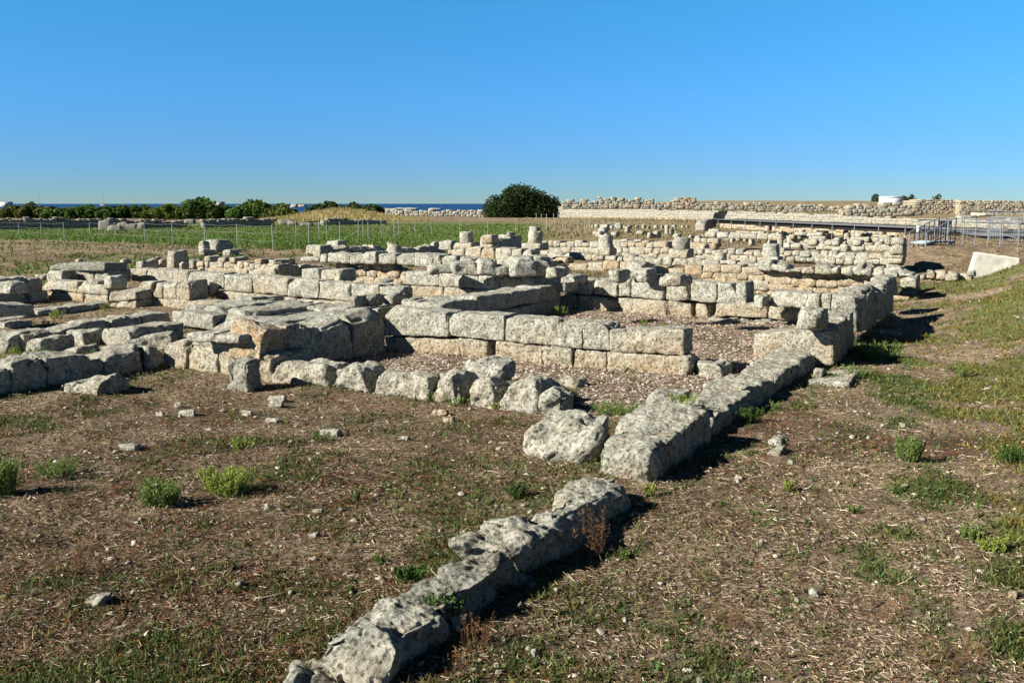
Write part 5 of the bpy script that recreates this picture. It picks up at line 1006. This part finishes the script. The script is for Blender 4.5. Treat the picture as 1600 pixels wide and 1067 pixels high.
# single fragments lying on the soil
frag = [(277, 638, 16, 10, 'pointed grey fragment left of a pair of pale stones, in front of the eroded wall'), (291, 650, 28, 9, 'widest pale fragment of the group in front of the eroded wall'), (249, 651, 16, 8, 'round white fragment at the left of that group'),
        (345, 644, 14, 6, 'small grey fragment right of the group in front of the eroded wall'), (385, 650, 18, 8, 'rounded fragment in line below the upright stub'), (432, 628, 30, 9, 'white fragment right below the upright stub shadow'), (430, 636, 26, 9, 'twin white fragment just below the one under the stub shadow'),
        (515, 682, 34, 10, 'flat white fragment in mid soil behind green herbs'), (425, 660, 24, 6, 'scatter of grey chips forming a low fragment left of centre'), (688, 650, 30, 11, 'honey coloured fragment before the notched block'), (700, 660, 22, 9, 'grey fragment just right of the honey coloured one'),
        (325, 672, 14, 4, 'thin white chip below the pale group'), (200, 703, 34, 8, 'long pale sliver of stone on the left soil'), (118, 712, 12, 4, 'tiny white chip on the green left soil'), (497, 802, 24, 8, 'white angular fragment in the left middle foreground'),
        (488, 840, 20, 7, 'tan oval fragment below the white angular one'), (1274, 934, 24, 14, 'bright white stone in the right foreground'), (1109, 934, 14, 10, 'small white stone left of the bright one in the right foreground'), (1410, 668, 14, 9, 'yellowish white stone on the right path'),
        (1378, 668, 9, 6, 'small white stone left of the yellowish one on the right path'), (1533, 688, 12, 5, 'greyish stone at the foot of the right bank'), (812, 953, 12, 10, 'round pale stone below the blackened foundation block'), (788, 1003, 12, 8, 'white pebble below the round pale stone'),
        (833, 1026, 13, 8, 'white pebble right of the two below the foundation block'), (655, 1044, 14, 11, 'small square terracotta coloured fragment by the bottom edge'), (597, 1002, 10, 6, 'little grey pebble at the near wall end'), (1395, 958, 9, 8, 'pale pebble right of the bright white stone'),
        (628, 688, 26, 8, 'flat grey brown fragment on the soil left of the oval boulder'), (800, 770, 12, 5, 'pale chip in front of the oval boulder'), (372, 918, 20, 10, 'brown stone in a tuft in the left foreground'), (145, 948, 44, 14, 'half buried dark earthy stone in the left foreground'),
        (1236, 726, 12, 7, 'small white chip right of the mossy pair'), (1585, 935, 22, 10, 'orange leaf like tile fragment at the right edge'), (50, 848, 20, 5, 'white crust fragment at the left edge'), (598, 912, 12, 5, 'faint grey chip left of the wall plants'), (1190, 850, 10, 6, 'small tan pebble under the right path')]
for i, (x, y, w_, h_, lb) in enumerate(frag):
    rock('stone_fragment', lb, 'stone', x, y, w_, h_, w_ / F * 8 * .45, z=float(GT(x, y)[2]), g=.1 if 'honey' not in lb and 'terra' not in lb and 'orange' not in lb else 1., cuts=6, rnd=.03, amp=.012, down=.01)
# individual plants
def plant(px, py, w, h, label, c=(.13, .22, .03), n=500, tilt=.55, name='weed', cat='plant', lw=.011, seed=0, z=None, round_=False):
    p = GT(px, py) if z is None else G(px, py, z); k = np.hypot(p[0], p[1]) / F; W, H = w * k, h * k; rng = np.random.RandomState(int(px * 7 + py) % 99991)
    ns = max(6, n // 22); r_ = np.sqrt(rng.rand(ns)) * W * .36; an = rng.uniform(0, 6.283, ns); bx = p[0] + r_ * np.cos(an); by = p[1] + r_ * np.sin(an) * .8
    e = empty(name, p, label, cat)
    tip = np.stack([bx + (bx - p[0]) * .55 + rng.normal(size=ns) * W * .07, by + (by - p[1]) * .55, p[2] + H * rng.uniform(.45, 1, ns)], 1); base = np.stack([bx, by, np.full(ns, p[2] - .01)], 1)
    D_ = tip - base; L_ = np.linalg.norm(D_, axis=1); cs = np.array(c) * .7
    V, Fc, cl = ribbons(base, D_ / L_[:, None], L_, np.full(ns, max(.004, lw * .4)), np.tile(cs, (ns, 1)), np.zeros((ns, 3)), rng); mesh('stems', V, Fc, MLEAF, e, {'col': cl}, False, p)
    t = rng.rand(n) ** .7; n = int(n * 2.2); t = rng.rand(n) ** .7; pk = rng.randint(0, ns, n); P_ = base[pk] + D_[pk] * t[:, None] + rng.normal(size=(n, 3)) * W * .022
    P_[:, 2] = np.maximum(P_[:, 2], p[2]); L2 = rng.uniform(.5, 1.3, n) * max(.014, H * .085); cc = np.array(c)[None] * rng.uniform(.6, 1.35, n)[:, None] * (1 + .25 * t[:, None])
    V, Fc, cl = ribbons(P_, upd(n, rng, tilt), L2, np.full(n, lw * .7), cc, np.zeros((n, 3)), rng); mesh('leaves', V, Fc, MLEAF, e, {'col': cl}, False, p); return e
YG = (.25, .30, .06); DG = (.07, .125, .03); MG = (.15, .22, .055)
plants = [(250, 788, 62, 40, 'bright feathery green bush left of its twin on the left soil', MG, 1500), (355, 770, 80, 42, 'wide bright feathery bush right of its twin on the left soil', YG, 1700), (808, 776, 36, 24, 'dense dark green tuft in front of the oval boulder', DG, 700),
          (380, 700, 40, 18, 'pair of small yellow green sprigs in mid soil', YG, 400), (505, 690, 36, 18, 'sprig beside the flat white fragment', MG, 350), (555, 782, 18, 26, 'thin upright herb in the middle soil', MG, 200), (890, 722, 20, 18, 'small tuft at the foot of the oval boulder', DG, 250),
          (948, 735, 34, 22, 'herb between the oval boulder and lichened block', MG, 350), (965, 646, 84, 18, 'spreading green mat on the pale litter behind the oval boulder', MG, 1400), (893, 628, 30, 26, 'green bunch at the right end of the boulder row', MG, 450), (1070, 628, 44, 14, 'yellow green tuft on the low stone behind the lichened block', YG, 350),
          (875, 494, 26, 16, 'bright shrub at the far foot of the second shaded wall', YG, 600), (1007, 512, 16, 16, 'yellow green weed on top of the middle wall', YG, 250), (1036, 512, 14, 8, 'low weed right of the one behind the middle wall', YG, 120), (988, 580, 30, 12, 'tuft at the foot of the right part of the middle wall', YG, 300),
          (675, 626, 26, 22, 'weed at the foot of the notched block', MG, 300), (715, 632, 46, 16, 'low weed in the gap right of the notched block', MG, 400), (782, 640, 30, 16, 'yellow weed before the largest stone of the row', YG, 250), (568, 604, 34, 14, 'weed before the pale lump of the row', MG, 250),
          (596, 574, 16, 9, 'yellow sprig in the shade edge of the room', YG, 150), (330, 470, 26, 10, 'yellow shrub beside the hollow sided block', YG, 400), (88, 498, 20, 14, 'bright yellow green shrub against the third left wall', YG, 500), (75, 508, 22, 10, 'duller weed just below the bright yellow shrub', MG, 300),
          (165, 486, 14, 12, 'small yellow shrub near the corner pile', YG, 250), (48, 558, 40, 16, 'weeds around the hump backed stone near the left edge', MG, 500), (10, 562, 26, 18, 'weeds at the left edge beyond the near wall', YG, 300), (72, 562, 30, 14, 'weeds right of the hump backed stone', MG, 350), (155, 560, 40, 14, 'green weeds in front of the dark pitted block', MG, 400),
          (235, 524, 34, 12, 'yellow weeds beyond the second long left wall', YG, 300), (482, 476, 18, 10, 'weed at the foot of the long honey wall', MG, 250), (1262, 522, 30, 12, 'yellow green weed row near the jagged upright blocks', YG, 300), (1360, 512, 34, 14, 'weeds in the shade of the jagged upright blocks', YG, 350),
          (1338, 590, 36, 20, 'green weeds right of the squared block', MG, 500), (1380, 560, 60, 26, 'broad patch of green weeds on the path beyond the squared block', MG, 900), (1258, 576, 26, 14, 'low green herb by the flat outcrop', MG, 260), (1168, 660, 40, 26, 'dark green plant hanging beside the low kerb', DG, 700),
          (1420, 720, 44, 40, 'tall loose green weed in the middle of the right path', MG, 900), (1500, 590, 24, 22, 'small bushy weed at the foot of the right bank', MG, 350), (1232, 768, 18, 22, 'upright bright weed with a small shadow on the right soil', YG, 250), (1580, 722, 44, 26, 'rounded dark green bush at the right edge', DG, 800),
          (1335, 800, 26, 12, 'low weed in the right middle ground', MG, 250), (1515, 842, 36, 24, 'grey green tuft in the right foreground', MG, 500), (1550, 860, 42, 24, 'yellow green tuft next to the grey green one in the right foreground', YG, 600), (1180, 805, 20, 10, 'small sprig on the soil right of the long wall', MG, 160),
          (1015, 775, 20, 22, 'yellow green weed at the near corner of the big lichened block', YG, 250), (640, 905, 46, 22, 'dark green plant growing on top of the near wall blocks', DG, 900), (696, 962, 60, 40, 'dark leafy plant rooted in the joint of the near wall', DG, 1500), (975, 870, 30, 12, 'weed on the soil beside the shaded knife edged block', MG, 220),
          (358, 890, 24, 14, 'olive tuft in the left foreground', (.10, .11, .03), 260), (95, 745, 60, 30, 'grassy weed patch near the left edge', MG, 700), (5, 775, 44, 55, 'green shrub cut by the left edge, throwing a black shadow', MG, 1600), (1460, 445, 10, 10, 'bluish shrub in front of the low row of blocks', DG, 120),
          (1206, 640, 30, 14, 'weed on the path beside the low kerb', MG, 240), (1128, 790, 14, 10, 'tiny green sprig right of the shadow', MG, 100), (590, 880, 30, 12, 'sprig left of the near wall blocks', MG, 200), (545, 925, 16, 10, 'olive sprig near the near wall end', MG, 120), (822, 830, 14, 8, 'sprig behind the knife edged block', MG, 100)]
for (x, y, w_, h_, lb, c_, n_) in plants:
    zz = {640: .30, 696: .05, 1007: .0, 1070: .3}.get(x); plant(x, y, w_, h_, lb, c_, n_, z=zz)
# reddish dry stalks
for (x, y, w_, h_, lb) in [(920, 870, 60, 90, 'rusty dry stalks rising against the shaded side of the knife edged block'), (1380, 965, 90, 50, 'rust red dry weed in the right foreground'), (100, 900, 90, 60, 'rust brown dry weed in the left foreground'), (745, 1010, 60, 60, 'dry rusty stalks in front of the blackened foundation block'), (1130, 980, 80, 40, 'reddish dead herb below the right path'), (1480, 1040, 110, 50, 'orange brown dead weed near the bottom right')]:
    plant(x, y, w_, h_, lb, (.20, .11, .055), 380, 1.2, 'dead_weed', 'dead plant', .004)
